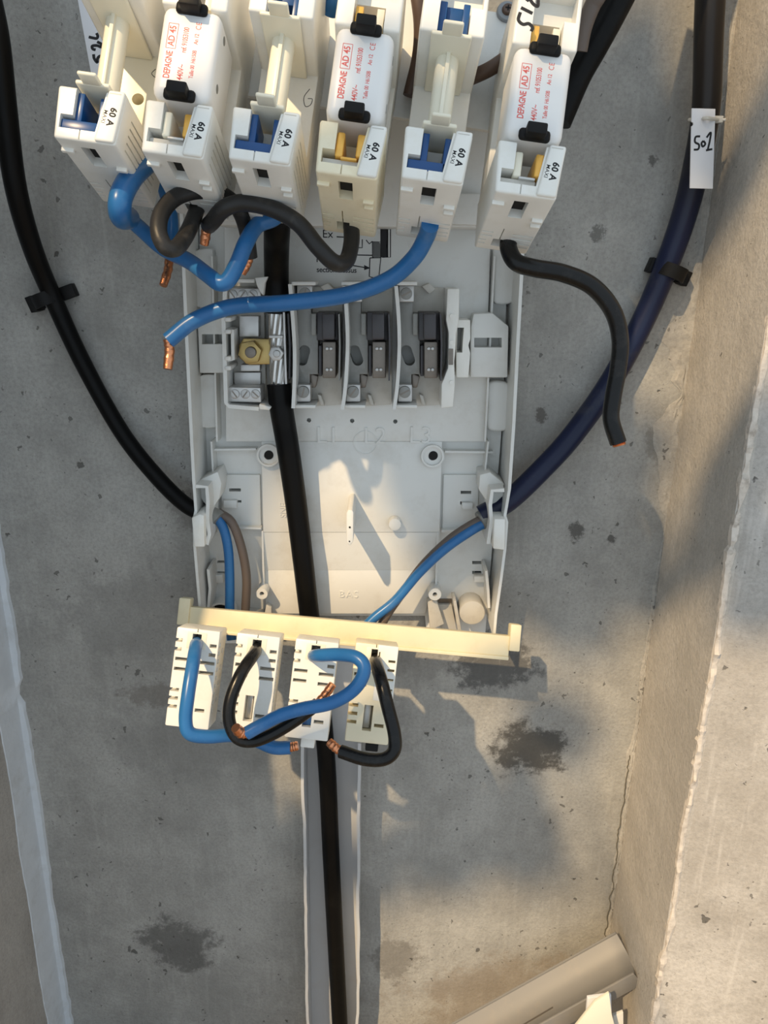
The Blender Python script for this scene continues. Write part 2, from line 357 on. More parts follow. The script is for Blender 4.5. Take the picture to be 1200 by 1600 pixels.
# white plaster strip in the left corner, with a chipped edge
m = MB(); b = bmesh.new(); rows = []
zs = [0.0 + i*0.008 for i in range(int(1.5/0.008))]
for i, z in enumerate(zs):
    j = noise.noise(Vector((z*25, 3.1, 0)))*0.0016 + noise.noise(Vector((z*160, 9.1, 0)))*0.0016 + noise.noise(Vector((z*8, 1.1, 0)))*0.002
    k = noise.noise(Vector((z*12, 7.7, 0)))*0.003 + noise.noise(Vector((z*120, 2.7, 0)))*0.0012
    gap = 0.004 if abs(z-0.437) < 0.006 else 0
    rows.append([b.verts.new(x) for x in ((XL-0.001, 0.002, z), (XL+0.007+j-gap, 0.002, z), (XL+0.006+j-gap, -0.0035, z), (XL+0.0016, -0.0042, z), (XL+0.0009-gap*0.1, -0.034+k, z), (XL-0.001, -0.0345+k, z))])
for i in range(len(rows)-1):
    for k in range(6): b.faces.new((rows[i][k], rows[i][(k+1) % 6], rows[i+1][(k+1) % 6], rows[i+1][k]))
b.faces.new(rows[0]); b.faces.new(rows[-1]); m._merge(b); put('trim_1', m, 'limewash', kind='structure', smooth=60)
# flaking seam along the outer edge of the right return
def seam(name, xc, yc, zlo, zhi, wid, seed, material):
    m = MB(); b = bmesh.new(); rows = []; n = int((zhi-zlo)/0.004)
    for i in range(n+1):
        z = zlo + (zhi-zlo)*i/n
        f = lambda s_, a, o: noise.noise(Vector((z*s_, seed+o, 0)))*a
        x = xc + f(14, 0.003, 0); wd_ = wid*(0.7 + f(60, 0.7, 3) + f(200, 0.5, 5)); wd_ = max(wd_, wid*0.15); hh = 0.0019*(0.5+f(110, 0.9, 8)+f(300, 0.7, 12))+0.0002
        rows.append([b.verts.new(q) for q in ((x-wd_, yc+0.002, z), (x-wd_*0.8, yc-max(hh, 0.0004), z), (x+wd_*0.2, yc-max(hh*1.3+f(260, 0.001, 9), 0.0004), z), (x+wd_, yc-max(hh*0.6, 0.0003), z), (x+wd_, yc+0.003, z))])
    for i in range(n):
        for k in range(5): b.faces.new((rows[i][k], rows[i][(k+1) % 5], rows[i+1][(k+1) % 5], rows[i+1][k]))
    b.faces.new(rows[0]); b.faces.new(rows[-1]); m._merge(b)
    return put(name, m, material, kind='structure', smooth=25)
seam('trim_2', XR+0.002, -HR+0.0001, 0.0, 0.95, 0.0031, 2.0, 'flake')
# rough mortar fillet where the back wall meets the right return
def mortar(name, zlo, zhi, wmax, seed):
    m = MB(); b = bmesh.new(); rows = []; n = int((zhi-zlo)/0.003)
    for i in range(n+1):
        z = zlo + (zhi-zlo)*i/n; t = max(0.0, math.sin(math.pi*i/n))**0.5
        f = lambda s_, a, o: noise.noise(Vector((z*s_, seed+o, 0)))*a
        w_ = max(0.0008, wmax*t*(0.6+f(25, 0.6, 0)+f(90, 0.35, 3)))
        r = [b.verts.new((XR+0.001, 0.002, z))]
        K = 8
        for k in range(K+1):
            q = k/K
            r.append(b.verts.new((XR-w_*(1-q), -0.0002-0.0019*math.sin(q*1.5)*(0.5+noise.noise(Vector((z*160, seed+20, q*6)))*0.9+0.3)*t, z)))
        rows.append(r)
    for i in range(n):
        c = len(rows[0])
        for k in range(c): b.faces.new((rows[i][k], rows[i][(k+1) % c], rows[i+1][(k+1) % c], rows[i+1][k]))
    b.faces.new(rows[0]); b.faces.new(rows[-1]); m._merge(b)
    return put(name, m, 'mortar', kind='structure', smooth=25)
mortar('trim_3', 0.60, 0.80, 0.024, 5.0)
mortar('trim_4', 0.80, 1.02, 0.012, 11.0)
mortar('trim_5', 0.10, 0.60, 0.007, 17.0)
M['crackmark'] = mat('crack_shadow_stain', (0.12, 0.11, 0.085), 0.9, var=0.3, vscale=200)  # thin dark ribbon: the corner's shadow line and stain in one colour
m = MB(); m.ribbon([Vector((XR-0.0042+noise.noise(Vector((z*0.24, 4.2, 0)))*0.003+noise.noise(Vector((z*1.1, 8.2, 0)))*0.0012, -0.0016, 0.17+z*0.003)) for z in range(72)], 0.0008, 0.0003, (0, -1, 0)); put('trim_6', m, 'crackmark', kind='structure')

# ------------------------------------------------------------------ cable duct below the panel
o = W(515, 1400, 0)
duct = empty('cable_duct', Matrix.Translation((o.x, 0, 0)), label='grey-white open cable duct running down the wall below the panel', cat='cable duct')
DX0, DX1 = -0.0645, -0.0158
m = MB(); m.box((DX0, -0.0022, 0.0), (DX1, -0.0002, 0.50)); put('duct_back', m, 'duct', duct)
for x, sgn in ((DX0, 1), (DX1, -1)):
    m = MB(); b = bmesh.new(); rows = []
    for i in range(51):
        z = i*0.0082; wob = noise.noise(Vector((z*18, x*50, 0)))*0.0013 + noise.noise(Vector((z*70, x*90, 0)))*0.0006
        rows.append([b.verts.new(q) for q in ((x, -0.0022, z), (x+sgn*0.0018, -0.0022, z), (x+sgn*0.0022+wob, -0.030, z), (x+wob-sgn*0.0003, -0.030, z))])
    for i in range(50):
        for k in range(4): b.faces.new((rows[i][k], rows[i][(k+1) % 4], rows[i+1][(k+1) % 4], rows[i+1][k]))
    b.faces.new(rows[0]); b.faces.new(rows[-1]); m._merge(b); put('duct_side', m, 'duct', duct)

# ------------------------------------------------------------------ distribution panel base
o = W(550, 965, 0)
pan = empty('panel_base', Matrix.Translation((o.x, 0, o.z)), label='large off-white plastic panel base fixed to the concrete wall', cat='panel base')
HF = 0.013; HRIM = 0.045
m = MB(); m.slab([(312, 330), (795, 330), (786, 640), (775, 780), (757, 1005), (668, 1005), (664, 962), (418, 962), (414, 1005), (324, 1005), (318, 800), (309, 650)], 0.0005, 0.006)
cut = MB()
for x, y, r in ((420, 711, 6.5), (677, 712, 6.5)): cut.pcyl(x, y, r, -0.01, 0.05)
for x0, y0, x1, y1 in ((349, 776, 368, 781), (349, 795, 369, 799), (724, 780, 741, 785), (723, 797, 739, 802), (329, 894, 346, 898), (329, 912, 347, 915),
                       (743, 895, 758, 900), (743, 911, 758, 916), (424, 932, 430, 947), (660, 934, 665, 948), (312, 526, 346, 541), (745, 533, 794, 549)): cut.pbox(x0, y0, x1, y1, -0.01, 0.03)
put('back_plate', m, 'panel', pan, cut=cut)
m = MB(); m.slab([(350, 330), (768, 330), (757, 690), (353, 690)], 0.006, HF, 0.0006)
cut = MB()
for x, y in ((479, 664), (548.5, 665), (618, 666)): cut.pcyl(x, y, 3.6, 0.004, 0.03, 12)
put('upper_floor', m, 'panel', pan, cut=cut)
m = MB(); m.slab([(408, 690), (691, 690), (687, 832), (411, 832)], 0.006, HF, 0.0005); put('centre_floor', m, 'panel', pan)
m = MB(); m.prism([W(411, 832, 0.006), W(687, 832, 0.006), W(685, 891, 0.006), W(413, 891, 0.006)], [W(411, 832, HF), W(687, 832, HF), W(685, 891, 0.0095), W(413, 891, 0.0095)]); put('centre_ramp', m, 'panel', pan)
m = MB(); m.slab([(413, 891), (685, 891), (664, 959), (415, 959)], 0.004, 0.0095, 0.0005); put('centre_lip', m, 'panel', pan)
SLOTS = ((349, 776, 368, 781), (349, 795, 369, 799), (724, 780, 741, 785), (723, 797, 739, 802), (329, 894, 346, 898), (329, 912, 347, 915),
         (743, 895, 758, 900), (743, 911, 758, 916), (424, 932, 430, 947), (660, 934, 665, 948))
for pts in ([(346, 742), (406, 742), (408, 822), (346, 822)], [(693, 742), (748, 742), (746, 826), (691, 826)]):
    m = MB(); m.slab(pts, 0.006, 0.0085, 0.0003); cut = MB()
    for q in SLOTS[:4]: cut.pbox(*q, -0.01, 0.03)
    put('side_plate', m, 'panel', pan, cut=cut)
for x0, y0, x1, y1 in SLOTS:
    m = MB(); m.pbox(x0-1, y0-1, x1+1, y1+1, 0.0006, 0.0025); put('slot', m, 'hole', pan)  # dark slab painting the slot's inner shade
# rim walls
LR = [(283, 330), (287, 420), (293, 560), (300, 700), (303, 757)]
m = MB(); m.strip(LR, 0.001, HRIM, 0.0022); m.strip([(303, 757), (306, 798), (303, 812), (304, 852), (311, 935), (315, 985)], 0.001, HRIM, 0.0020); put('rim', m, 'panel', pan)
m = MB(); m.strip([(819, 330), (815, 430), (809, 540), (803, 660), (796, 765)], 0.001, HRIM, 0.0022); m.strip([(796, 765), (789, 806), (792, 816), (789, 858), (783, 905), (775, 960), (772, 995)], 0.001, HRIM, 0.0020); put('rim', m, 'panel', pan)
# ledge strips inside the rims, vertical ribs
for pts in ([(331, 400), (339, 690)], [(773, 400), (758, 690)], [(330, 690), (333, 745)], [(763, 690), (757, 745)]):
    m = MB(); m.strip(pts, 0.006, 0.020, 0.0012); put('rib', m, 'panel', pan)
for pts in ([(353, 824), (408, 826)], [(690, 830), (742, 828)], [(410, 830), (412, 920)], [(684, 832), (681, 920)], [(330, 703), (400, 702)], [(695, 706), (770, 707)]):
    m = MB(); m.strip(pts, 0.006, 0.0135, 0.0014); put('rib', m, 'panel', pan)
# rounded scallop pads along both sides
def pad(x0, y0, x1, y1, flip, h):
    pts = []; n = 10; rx = (x1-x0)*0.62; ry = (y1-y0)*0.46
    for (cx, cy, a0) in (((x0+rx, y0+ry, 180), (x0+rx, y1-ry, 90)) if not flip else ((x1-rx, y0+ry, 270), (x1-rx, y1-ry, 0))):
        for k in range(n+1):
            a = math.radians(a0 + 90*k/n) if (not flip) else math.radians(a0 + 90*k/n)
            pts.append((cx + rx*math.cos(a), cy + ry*math.sin(a)))
    if not flip: pts = pts[:n+1] + [(x1, y0), (x1, y1)] + pts[n+1:]
    else: pts = pts + [(x0, y1), (x0, y0)]
    mm = MB(); mm.slab(pts, 0.004, h, 0.0018, 3); put('scallop_pad', mm, 'panel', pan)
def blob(cx, cy, rx, ry, cutx, left):
    pts = []
    for k in range(28):
        a = 2*math.pi*k/28; x = cx + rx*abs(math.cos(a))**0.75*(1 if math.cos(a) > 0 else -1); y = cy + ry*abs(math.sin(a))**0.75*(1 if math.sin(a) > 0 else -1)
        pts.append((min(x, cutx) if left else max(x, cutx), y))
    out = []
    for p in pts:
        if not out or (abs(p[0]-out[-1][0])+abs(p[1]-out[-1][1])) > 0.5: out.append(p)
    mm = MB(); mm.slab(out, 0.004, 0.0155, 0.0036, 4); put('scallop_pad', mm, 'panel', pan)
blob(322, 435, 30, 47, 332, True); blob(327, 627, 30, 42, 339, True)
blob(785, 430, 28, 46, 771, False); blob(778, 635, 26, 40, 760, False)
# side blocks with a slot
m = MB(); m.slab([(308, 494), (352, 494), (352, 583), (312, 583)], 0.006, 0.022, 0.0008); cut = MB(); cut.pbox(306, 526, 347, 542, 0.008, 0.04); put('side_block', m, 'panel', pan, cut=cut)
m = MB(); m.slab([(740, 490), (770, 489), (795, 510), (793, 590), (735, 590), (736, 510)], 0.006, 0.026, 0.0010); cut = MB(); cut.pbox(747, 533, 792, 549, 0.010, 0.05); put('side_block', m, 'panel', pan, cut=cut)
# screw bosses
for x, y, r in ((419, 712, 18), (676, 713, 18)):
    m = MB(); m.pring(x, y, r, r-3, 0.006, 0.0165); m.pring(x, y, r-2.5, 6.5, 0.006, 0.0145); put('screw_boss', m, 'panel', pan)
    m = MB(); m.pcyl(x+1, y-1, 7.2, 0.012, 0.0150, 16); put('screw_hole', m, 'hole', pan)
for x, y, r in ((409, 928, 9), (679.5, 929, 10)):
    m = MB(); m.pring(x, y, r, 3.6, 0.006, 0.022); put('screw_post', m, 'panel', pan)
    m = MB(); m.pcyl(x, y, 3.7, 0.006, 0.016, 14); put('screw_hole', m, 'hole', pan)
# locating tongue and knob
m = MB(); m.slab([(541, 802), (544, 797), (550, 797), (552.5, 801), (552, 846), (547, 853), (541, 848)], HF, 0.054, 0.0006)
tg = put('locating_tongue', m, 'panel', pan); m = MB(); m.pcyl(546.5, 824, 1.6, 0.0538, 0.0543, 10); m.pcyl(546, 846, 1.2, 0.0538, 0.0543, 10); put('pin_hole', m, 'hole', tg)
m = MB(); m.pcyl(617, 820, 10, HF, 0.021, 24, 0.0008); put('knob', m, 'panel', pan)
m = MB(); m.pring(571, 692, 19, 17.5, HF, HF+0.0005); put('moulding_mark', m, 'panel', pan)
# cable entry brackets
def bracket(pts_plate, pts_u, pts_plug, pts_shade):
    m = MB(); m.slab(pts_plate, 0.006, 0.030, 0.0006); br = put('entry_bracket', m, 'panel', pan)
    m = MB(); m.strip(pts_u, 0.012, 0.044, 0.0026); put('bracket_hoop', m, 'panel', br)
    m = MB(); m.slab(pts_plug, 0.010, 0.050, 0.0012); put('entry_plug', m, 'white', br)
bracket([(312, 750), (340, 737), (346, 755), (343, 778), (332, 795), (322, 790), (308, 770)], [(306, 760), (323, 761), (325, 785), (324, 812), (327, 835), (323, 851)], [(299, 809), (312, 803), (319, 806), (320, 855), (303, 855)], None)
bracket([(750, 742), (766, 738), (788, 756), (786, 775), (770, 790), (758, 780), (748, 765)], [(788, 766), (769, 767), (766, 790), (768, 815), (763, 850)], [(772, 811), (790, 811), (789, 860), (770, 858)], None)
for x0, y0, x1, y1 in ((349, 782, 370, 794), (722, 786, 739, 796), (330, 899, 348, 911), (741, 901, 757, 910)):
    m = MB(); m.pbox(x0, y0, x1, y1, 0.006, 0.012, 0.0005); put('clip_tab', m, 'panel', pan)
for pts in ([(325, 890), (328, 920), (323, 975)], [(760, 892), (763, 925), (764, 950)]):
    m = MB(); m.strip(pts, 0.006, 0.030, 0.002); put('latch', m, 'panel', pan)
# knockouts and bracing at the foot
m = MB(); m.pcyl(738, 958, 20, 0.006, 0.024, 32, 0.0008); put('knockout', m, 'panel_dirty', pan)
m = MB(); m.pring(345, 962, 22, 19, 0.006, 0.020); put('knockout', m, 'panel', pan)
m = MB(); m.pcyl(345, 962, 19, 0.005, 0.0075, 24); put('knockout_recess', m, 'hole', pan)
for pts, h in (([(668, 940), (682, 938), (694, 975), (672, 985)], 0.018), ([(683, 945), (706, 945), (714, 985), (690, 985)], 0.010), ([(708, 940), (713, 939), (721, 985), (715, 985)], 0.024), ([(416, 945), (424, 950), (424, 985), (408, 985)], 0.016), ([(380, 955), (412, 958), (412, 985), (380, 985)], 0.014)):
    m = MB(); m.slab(pts, 0.004, h, 0.0005); put('foot_brace', m, 'panel_dirty', pan)
m = MB(); m.pbox(684, 936, 706, 947, 0.004, 0.007); put('foot_recess', m, 'contact', pan)
# upper housing behind the fuse holders
m = MB(); m.slab([(335, 90), (770, 90), (762, 356), (335, 352)], 0.006, 0.050, 0.0010); put('upper_housing', m, 'panel', pan)
m = MB(); m.slab([(690, 302), (755, 303), (752, 352), (690, 350)], 0.050, 0.058, 0.0006); put('housing_step', m, 'panel', pan)
m = MB(); m.slab([(345, 325), (372, 325), (372, 345), (340, 345)], 0.050, 0.055, 0.0006); put('housing_step', m, 'panel', pan)

# printed diagram and lettering (flat print on the upper floor)
NW = Vector((0, -1, 0)); HP = HF+0.00005
def pline(mb, pts, wpx=1.6, h=HP): mb.ribbon([W(x, y, h) for x, y in pts], wpx*mmpx(400, h), 0.0001, NW)
dg_mb = MB()
for pts in ([(592, 300), (613, 301), (614, 283)], [(601, 318), (608, 320), (609, 330), (608, 352)], [(610, 352), (610, 402), (597, 402)], [(541, 398), (582, 399)],
            [(546, 414), (570, 418)], [(578, 403), (577, 432), (583, 434), (592, 433), (595, 403), (578, 403)], [(566, 374), (566, 387), (556, 387)], [(572, 375), (577, 381), (582, 377)], [(526, 370), (546, 371)], [(603, 352), (606, 365), (604, 385), (605, 402)]): pline(dg_mb, pts)
for x0, y0, x1, y1, st in ((582, 378, 595, 403, 3.0), (595, 351, 606, 402, 2.4)):
    pline(dg_mb, [(x0, y0), (x1, y0), (x1, y1), (x0, y1), (x0, y0)], 1.4)
    k = y0-8
    while k < y1:
        a, c = max(k, y0), min(k+13, y1); pline(dg_mb, [(x0+(a-k)/13*(x1-x0), a), (x0+(c-k)/13*(x1-x0), c)], 1.5); k += st
dg_mb.prism([W(569, 414, HP), W(579, 419, HP), W(569, 422, HP)], [W(569, 414, HP+0.0001), W(579, 419, HP+0.0001), W(569, 422, HP+0.0001)])
put('printed_diagram', dg_mb, 'ink', pan)
def wtext(body, px, py, hpx, h, name, material, parent, bold=0.0, thick=0.00008, rot=0.0, spacing=1.0):
    p = W(px, py, h); k = mmpx(py, h)
    M4 = frame(p, Vector((1, 0, 0)), Vector((0, 0, 1)), Vector((0, -1, 0))) @ Matrix.Rotation(rot, 4, 'Z')
    return put(name, textmb(body, hpx*k/0.7, M4, spacing, thick, bold*k), material, parent)
wtext('Ex', 512, 366, 12, HP, 'printed_lettering', 'ink', pan, 0.0)
wtext('Pi', 499, 405, 10, HP, 'printed_lettering', 'ink', pan, 0.12)
wtext('section dessus', 526, 422, 8, HP, 'printed_lettering', 'ink', pan, 0.15, spacing=0.95)
for t, x, y, hh in (('L1', 512, 681, 26), ('L2', 586, 682, 26), ('L3', 657, 681, 26)): wtext(t, x, y, hh, HF, 'embossed_lettering', 'panel', pan, 0, 0.0009)
wtext('BAS', 545, 929, 11, 0.0095, 'embossed_lettering', 'panel', pan, 0, 0.0005, spacing=1.25)
wtext('SNE', 443, 797, 10, HF, 'embossed_lettering', 'panel', pan, 0, 0.0004, rot=math.pi/2)

# ------------------------------------------------------------------ terminal row on the panel
def screw(parent, px, py, r, h0, h1, material='steel', a=0.6):
    m = MB(); m.pcyl(px, py, r, h0, h1, 20, 0.0003); s_ = put('screw', m, material, parent)
    k = mmpx(py, h1)*r; p = W(px, py, h1); d = Vector((math.cos(a), 0, math.sin(a))); e = Vector((-d.z, 0, d.x))
    m = MB(); q = [p+d*k*0.85+e*k*0.14, p+d*k*0.85-e*k*0.14, p-d*k*0.85-e*k*0.14, p-d*k*0.85+e*k*0.14]
    m.prism([x+Vector((0, 0.0003, 0)) for x in q], [x+Vector((0, -0.0001, 0)) for x in q]); put('screw_slot', m, 'contact', s_)
nb = empty('neutral_terminal', Matrix.Translation(W(383, 640, HF)), label='terminal block with a brass nut, clamping the bared main cable on the panel', cat='terminal block')
m = MB(); m.slab([(354, 448), (412, 446), (416, 636), (356, 634)], HF, 0.020, 0.0006); put('block_body', m, 'panel_dirty', nb)
m = MB(); m.strip([(352, 448), (349, 500), (351, 560), (353, 630), (358, 635), (404, 639)], HF, 0.044, 0.0026); put('block_frame', m, 'panel', nb)
m = MB(); m.pbox(366, 436, 398, 442, 0.022, 0.040, 0.0006); m.slab([(398, 434), (419, 432), (414, 442), (411, 462), (406, 456), (401, 446)], HF, 0.044, 0.0006); put('block_corner', m, 'panel', nb)
m = MB(); m.slab([(405, 631), (424, 636), (421, 641), (404, 640)], HF, 0.042, 0.0006); put('block_corner', m, 'panel', nb)
for (y0, y1, xs, yy) in ((450, 470, (363, 379, 395), 460), (605, 628, (366.5, 383, 399), 616)):
    m = MB(); m.slab([(356, y0), (407, y0+1), (408, y1+1), (357, y1)], 0.018, 0.040, 0.0007); put('screw_clamp', m, 'tin', nb)
    for i, x in enumerate(xs): screw(nb, x, yy, 7.2, 0.038, 0.0412, 'steel', [2.2, 0.9, 2.4][i])
for x0, y0, x1, y1, h in ((374, 494, 404, 526, 0.030), (376, 570, 406, 580, 0.030), (366, 582, 407, 601, 0.026)):
    m = MB(); m.pbox(x0, y0, x1, y1, 0.018, h, 0.0004); put('busbar', m, 'tin', nb)
m = MB(); m.strip([(353, 516), (363, 516), (364, 562), (355, 563)], 0.020, 0.042, 0.0022); put('side_hook', m, 'panel', nb)
for y in (499, 518, 560, 575):
    m = MB(); m.pbox(351, y-3, 361, y+4, 0.020, 0.045, 0.0008); put('hook_tooth', m, 'panel', nb)
m = MB(); m.slab([(380, 529), (441, 530), (441, 569), (388, 570), (374, 560), (373, 540)], 0.028, 0.0335, 0.0006); bp_ = put('brass_link', m, 'brass', nb, label='brass link plate')
def hexnut(px, py, r, h0, h1, material, parent, ang=0.3):
    p = W(px, py, h1); k = r*mmpx(py, h1)
    P_ = [Vector((p.x+k*math.cos(ang+i*math.pi/3), 0, p.z+k*math.sin(ang+i*math.pi/3))) for i in range(6)]
    mm = MB(); mm.prism([q+Vector((0, -h0, 0)) for q in P_], [q+Vector((0, -h1, 0)) for q in P_], 0.0005); return put('nut', mm, material, parent)
hexnut(390, 551, 19, 0.033, 0.0405, 'brass', nb, 0.2)
m = MB(); m.pcyl(391, 551, 8.8, 0.0395, 0.0445, 20, 0.0006); put('stud', m, 'contact', nb)
hexnut(431, 553, 12, 0.033, 0.044, 'tin', nb, 0.1); m = MB(); m.pcyl(432, 553, 5.6, 0.043, 0.0465, 16, 0.0004); put('stud', m, 'steel', nb)
m = MB(); m.strip([(443.5, 488), (445, 540), (447, 600)], 0.020, 0.040, 0.0012); put('strand_guide', m, 'tin', nb)
m = MB(); m.strip([(450, 490), (453, 540), (452, 592)], 0.016, 0.036, 0.0012); put('strand_guide', m, 'darkplastic', nb)
m = MB(); m.pbox(420, 524, 442, 528.5, 0.020, 0.040, 0.0004); put('strand_clamp', m, 'tin', nb)

names = ('grey phase terminal block next to the black main cable', 'middle one of the three grey phase terminal blocks on the panel', 'grey phase terminal block next to the white end cap on the panel')
for i, dx in enumerate((0, 78, 159)):
    t = empty('phase_terminal', Matrix.Translation(W(490+dx, 640, HF)), label=names[i], cat='terminal block', group='phase terminal blocks')
    X = lambda v: v+dx
    m = MB(); m.slab([(X(460), 446), (X(536), 450), (X(534), 632), (X(462), 637)], HF, 0.0165, 0.0005); put('block_body', m, 'panel_dirty', t)
    bow = [(453, 444), (456, 480), (460, 540), (460, 590), (458, 638)] if i == 0 else [(460, 447), (463.5, 490), (465, 540), (462, 600), (457, 640)]
    m = MB(); m.strip([(p.x, p.y) for p in catmull([(X(a), c, 0) for a, c in bow], 6)], HF, 0.046, 0.0024); put('divider', m, 'panel', t)
    m = MB(); m.pbox(X(455), 440, X(493), 446, HF, 0.044, 0.0006); m.pbox(X(460), 633, X(493), 638, HF, 0.040, 0.0006); put('block_frame', m, 'panel', t)
    m = MB(); m.slab([(X(464), 470), (X(486), 470), (X(486), 490), (X(497), 490), (X(497), 585), (X(484), 585), (X(484), 605), (X(464), 605)], 0.0165, 0.030, 0.0005)
    p0 = W(X(476), 548, 0.03); p1 = W(X(481) if i else X(472), 563, 0.03); k = mmpx(555, 0.03)*8.5
    cut = MB(); dd = (p1-p0); 
    ov = []
    ax = Vector((dd.x, 0, dd.z)); L_ = ax.length; ax.normalize(); ay = Vector((-ax.z, 0, ax.x))
    for q in range(20):
        a = math.pi*q/9 if q < 10 else math.pi*(q-1)/9
        c_ = p0 if q < 10 else p1
        ang = math.pi/2 + math.pi*(q if q < 10 else q-10)/9 + (0 if q < 10 else math.pi)
        ov.append(c_ + ax*math.cos(ang)*k + ay*math.sin(ang)*k)
    cut.prism([Vector((q.x, -0.019, q.z)) for q in ov], [Vector((q.x, -0.05, q.z)) for q in ov])
    put('contact_strip', m, 'zinc', t, cut=cut)
    for (x0, y0, x1, y1, sx, sy) in ((464, 446, 488, 472, 476, 459), (463, 601, 485, 628, 473.5, 613)):
        m = MB(); m.pbox(X(x0), y0, X(x1), y1, 0.018, 0.036, 0.0008); put('screw_clamp', m, 'tin', t)
        screw(t, X(sx), sy, 9.2, 0.035, 0.0395, 'zinc', 1.3-i*0.4)
    m = MB(); m.pbox(X(495), 488, X(529), 532, 0.0165, 0.032, 0.0006); m.pbox(X(503), 490, X(523), 531, 0.030, 0.043, 0.0012); put('plug_housing', m, 'darkplastic', t)
    m = MB(); m.pbox(X(486), 490, X(494), 524, 0.0165, 0.034, 0.0006); put('spring_clip', m, 'zinc', t)
    m = MB(); m.pbox(X(504), 534, X(525), 591, 0.0165, 0.038, 0.0008); cj = put('jaw_contact', m, 'contact', t)
    for yy in (545, 578):
        m = MB(); m.pcyl(X(511), yy, 2.8, 0.0375, 0.0392, 12, 0.0004); m.pcyl(X(517), yy, 2.8, 0.0375, 0.0392, 12, 0.0004); put('rivet', m, 'steel', cj)
    m = MB(); m.pbox(X(498), 540, X(503), 588, 0.0165, 0.030, 0.0004); put('jaw_side', m, 'darkplastic', t)
    m = MB(); m.strip([(X(529.5), 491), (X(531), 540), (X(530), 595)], 0.0165, 0.044, 0.0010); put('barrier', m, 'zinc' if i == 0 else 'darkplastic', t)
    m = MB(); m.slab([(X(484), 583), (X(497), 588), (X(493), 606), (X(485), 606)], 0.0165, 0.026, 0.0008); put('lead_strip', m, 'contact', t)
    m = MB(); m.slab([(X(496), 616), (X(502), 618), (X(507), 634), (X(500), 633)], HF, 0.024, 0.0006); put('retaining_tab', m, 'panel_dirty', t)
    m = MB(); m.slab([(X(500), 448), (X(512), 442), (X(522), 452), (X(512), 460)], HF, 0.026, 0.0008); put('retaining_tab', m, 'panel_dirty', t)

ec = empty('terminal_end_cap', Matrix.Translation(W(705, 640, HF)), label='white slotted end cap at the right end of the terminal row', cat='end cap')
m = MB(); m.slab([(699, 451), (718, 451), (717, 500), (713, 520), (712, 545), (710, 565), (711, 600), (708, 636), (689, 638), (690, 600), (700, 575), (701, 520), (697, 500)], HF, 0.042, 0.0008); put('cap_body', m, 'white', ec)
m = MB(); m.slab([(713, 500), (735, 500), (735, 530), (732, 540), (735, 552), (732, 590), (713, 590)], HF, 0.034, 0.0006); cut = MB(); cut.slab([(720, 517), (731, 517), (729, 540), (728, 558), (719, 558)], 0.0, 0.06); put('cap_latch', m, 'white', ec, cut=cut)
m = MB(); m.pbox(701, 545, 708, 570, 0.040, 0.0428); put('cap_recess', m, 'contact', ec)
m = MB()
for y in (494, 535, 598): m.pcyl(706, y, 3.5, 0.041, 0.0432, 12)
put('cap_pips', m, 'white', ec)

# ------------------------------------------------------------------ fuse holders, fuses and neutral links (a loosened assembly leaning out from the wall)
DH = 0.36; S = DH/F                          # design unit of the holder: one photo pixel at the front of the holder
RHO = math.radians(7.6)
def sb(mb, u0, u1, v0, v1, w0, w1, bev=0.0, seg=2): return mb.box((u0*S, v0*S, w0*S), (u1*S, v1*S, w1*S), bev*S, seg)
def taper(mb, bl, br, tl, tr, v0, v1, w0, w1, bev=0.0, seg=2):
    return mb.hexa([Vector(p)*S for p in ((bl, v0, w0), (br, v0, w0), (tr, v1, w0), (tl, v1, w0), (bl, v0, w1), (br, v0, w1), (tr, v1, w1), (tl, v1, w1))], bev*S, seg)
WB = -228
def on_front(mw, w):                         # photo pixel -> point on the plane z = w of a frame
    o_ = mw @ Vector((0, 0, w)); n_ = mw.to_3x3() @ Vector((0, 0, 1))
    def f(px, py):
        r = FWD + RIGHT*((px-600)/F) + UP*(-(py-800)/F); return CAM + r*((o_-CAM).dot(n_)/r.dot(n_))
    return f
def head_cuts():
    c = MB()
    taper(c, -24, 14, -24, 26, -25, 60, -72, 40)             # mouth, open at the top
    sb(c, -43, -20, -25, -3, -72, 40)                        # notch under the left cheek
    sb(c, -14, 9, -60, -21, -82, -22)                        # window in the underside
    sb(c, -22, 1, -60, -20, -207, -176)                      # wire hole
    sb(c, -11.6, -9.4, -60, -36, -178, -130); sb(c, -10.4, -8.4, -40, -20, -4, 10)                 # seam
    for w in (-150, -166, -185, -200):
        sb(c, -46, -26 if w > -180 else -34, -60, -36, w-2.4, w+2.4); sb(c, 8 if w > -180 else 26, 44, -60, -36, w-2.4, w+2.4)
    for k in range(5): sb(c, 46, 60, -30+k*12, -27+k*12, -190, -40)
    return c
def upper_cuts():
    c = MB(); taper(c, -24, 26, -24, 26, 150, 262, -72, 40); sb(c, -24, 44, 244, 300, -40, 40)
    for w in (-196, -214): sb(c, -46, -22, 150, 198.5, w-1.8, w+1.8); sb(c, 22, 46, 150, 198.5, w-1.8, w+1.8)
    return c
heads = [(138, 180), (275, 202), (411, 213), (547, 234), (681, 243), (827, 265)]
neutral = [True, False, True, False, True, False]
hlabels = ['outermost left white fuse holder, with a blue contact and no other holder to its left', 'white fuse holder under the leftmost red-printed fuse',
           'white fuse holder with blue contact between the leftmost and the middle fuse', 'yellowed fuse holder under the middle red-printed fuse',
           'white fuse holder with blue contact between the middle and the rightmost fuse', 'outermost right white fuse holder, with handwritten digits on its upper head']
flabels = {1: 'leftmost white fuse with red print and black lugs', 3: 'middle white fuse with red print and black lugs, above the yellowed holder', 5: 'rightmost white fuse with red print and black lugs'}
nlabels = {0: 'ivory neutral link, leftmost, standing out beside the handwritten tag', 2: 'ivory neutral link between the leftmost and the middle fuse', 4: 'ivory neutral link between the middle and the rightmost fuse'}
FR = []
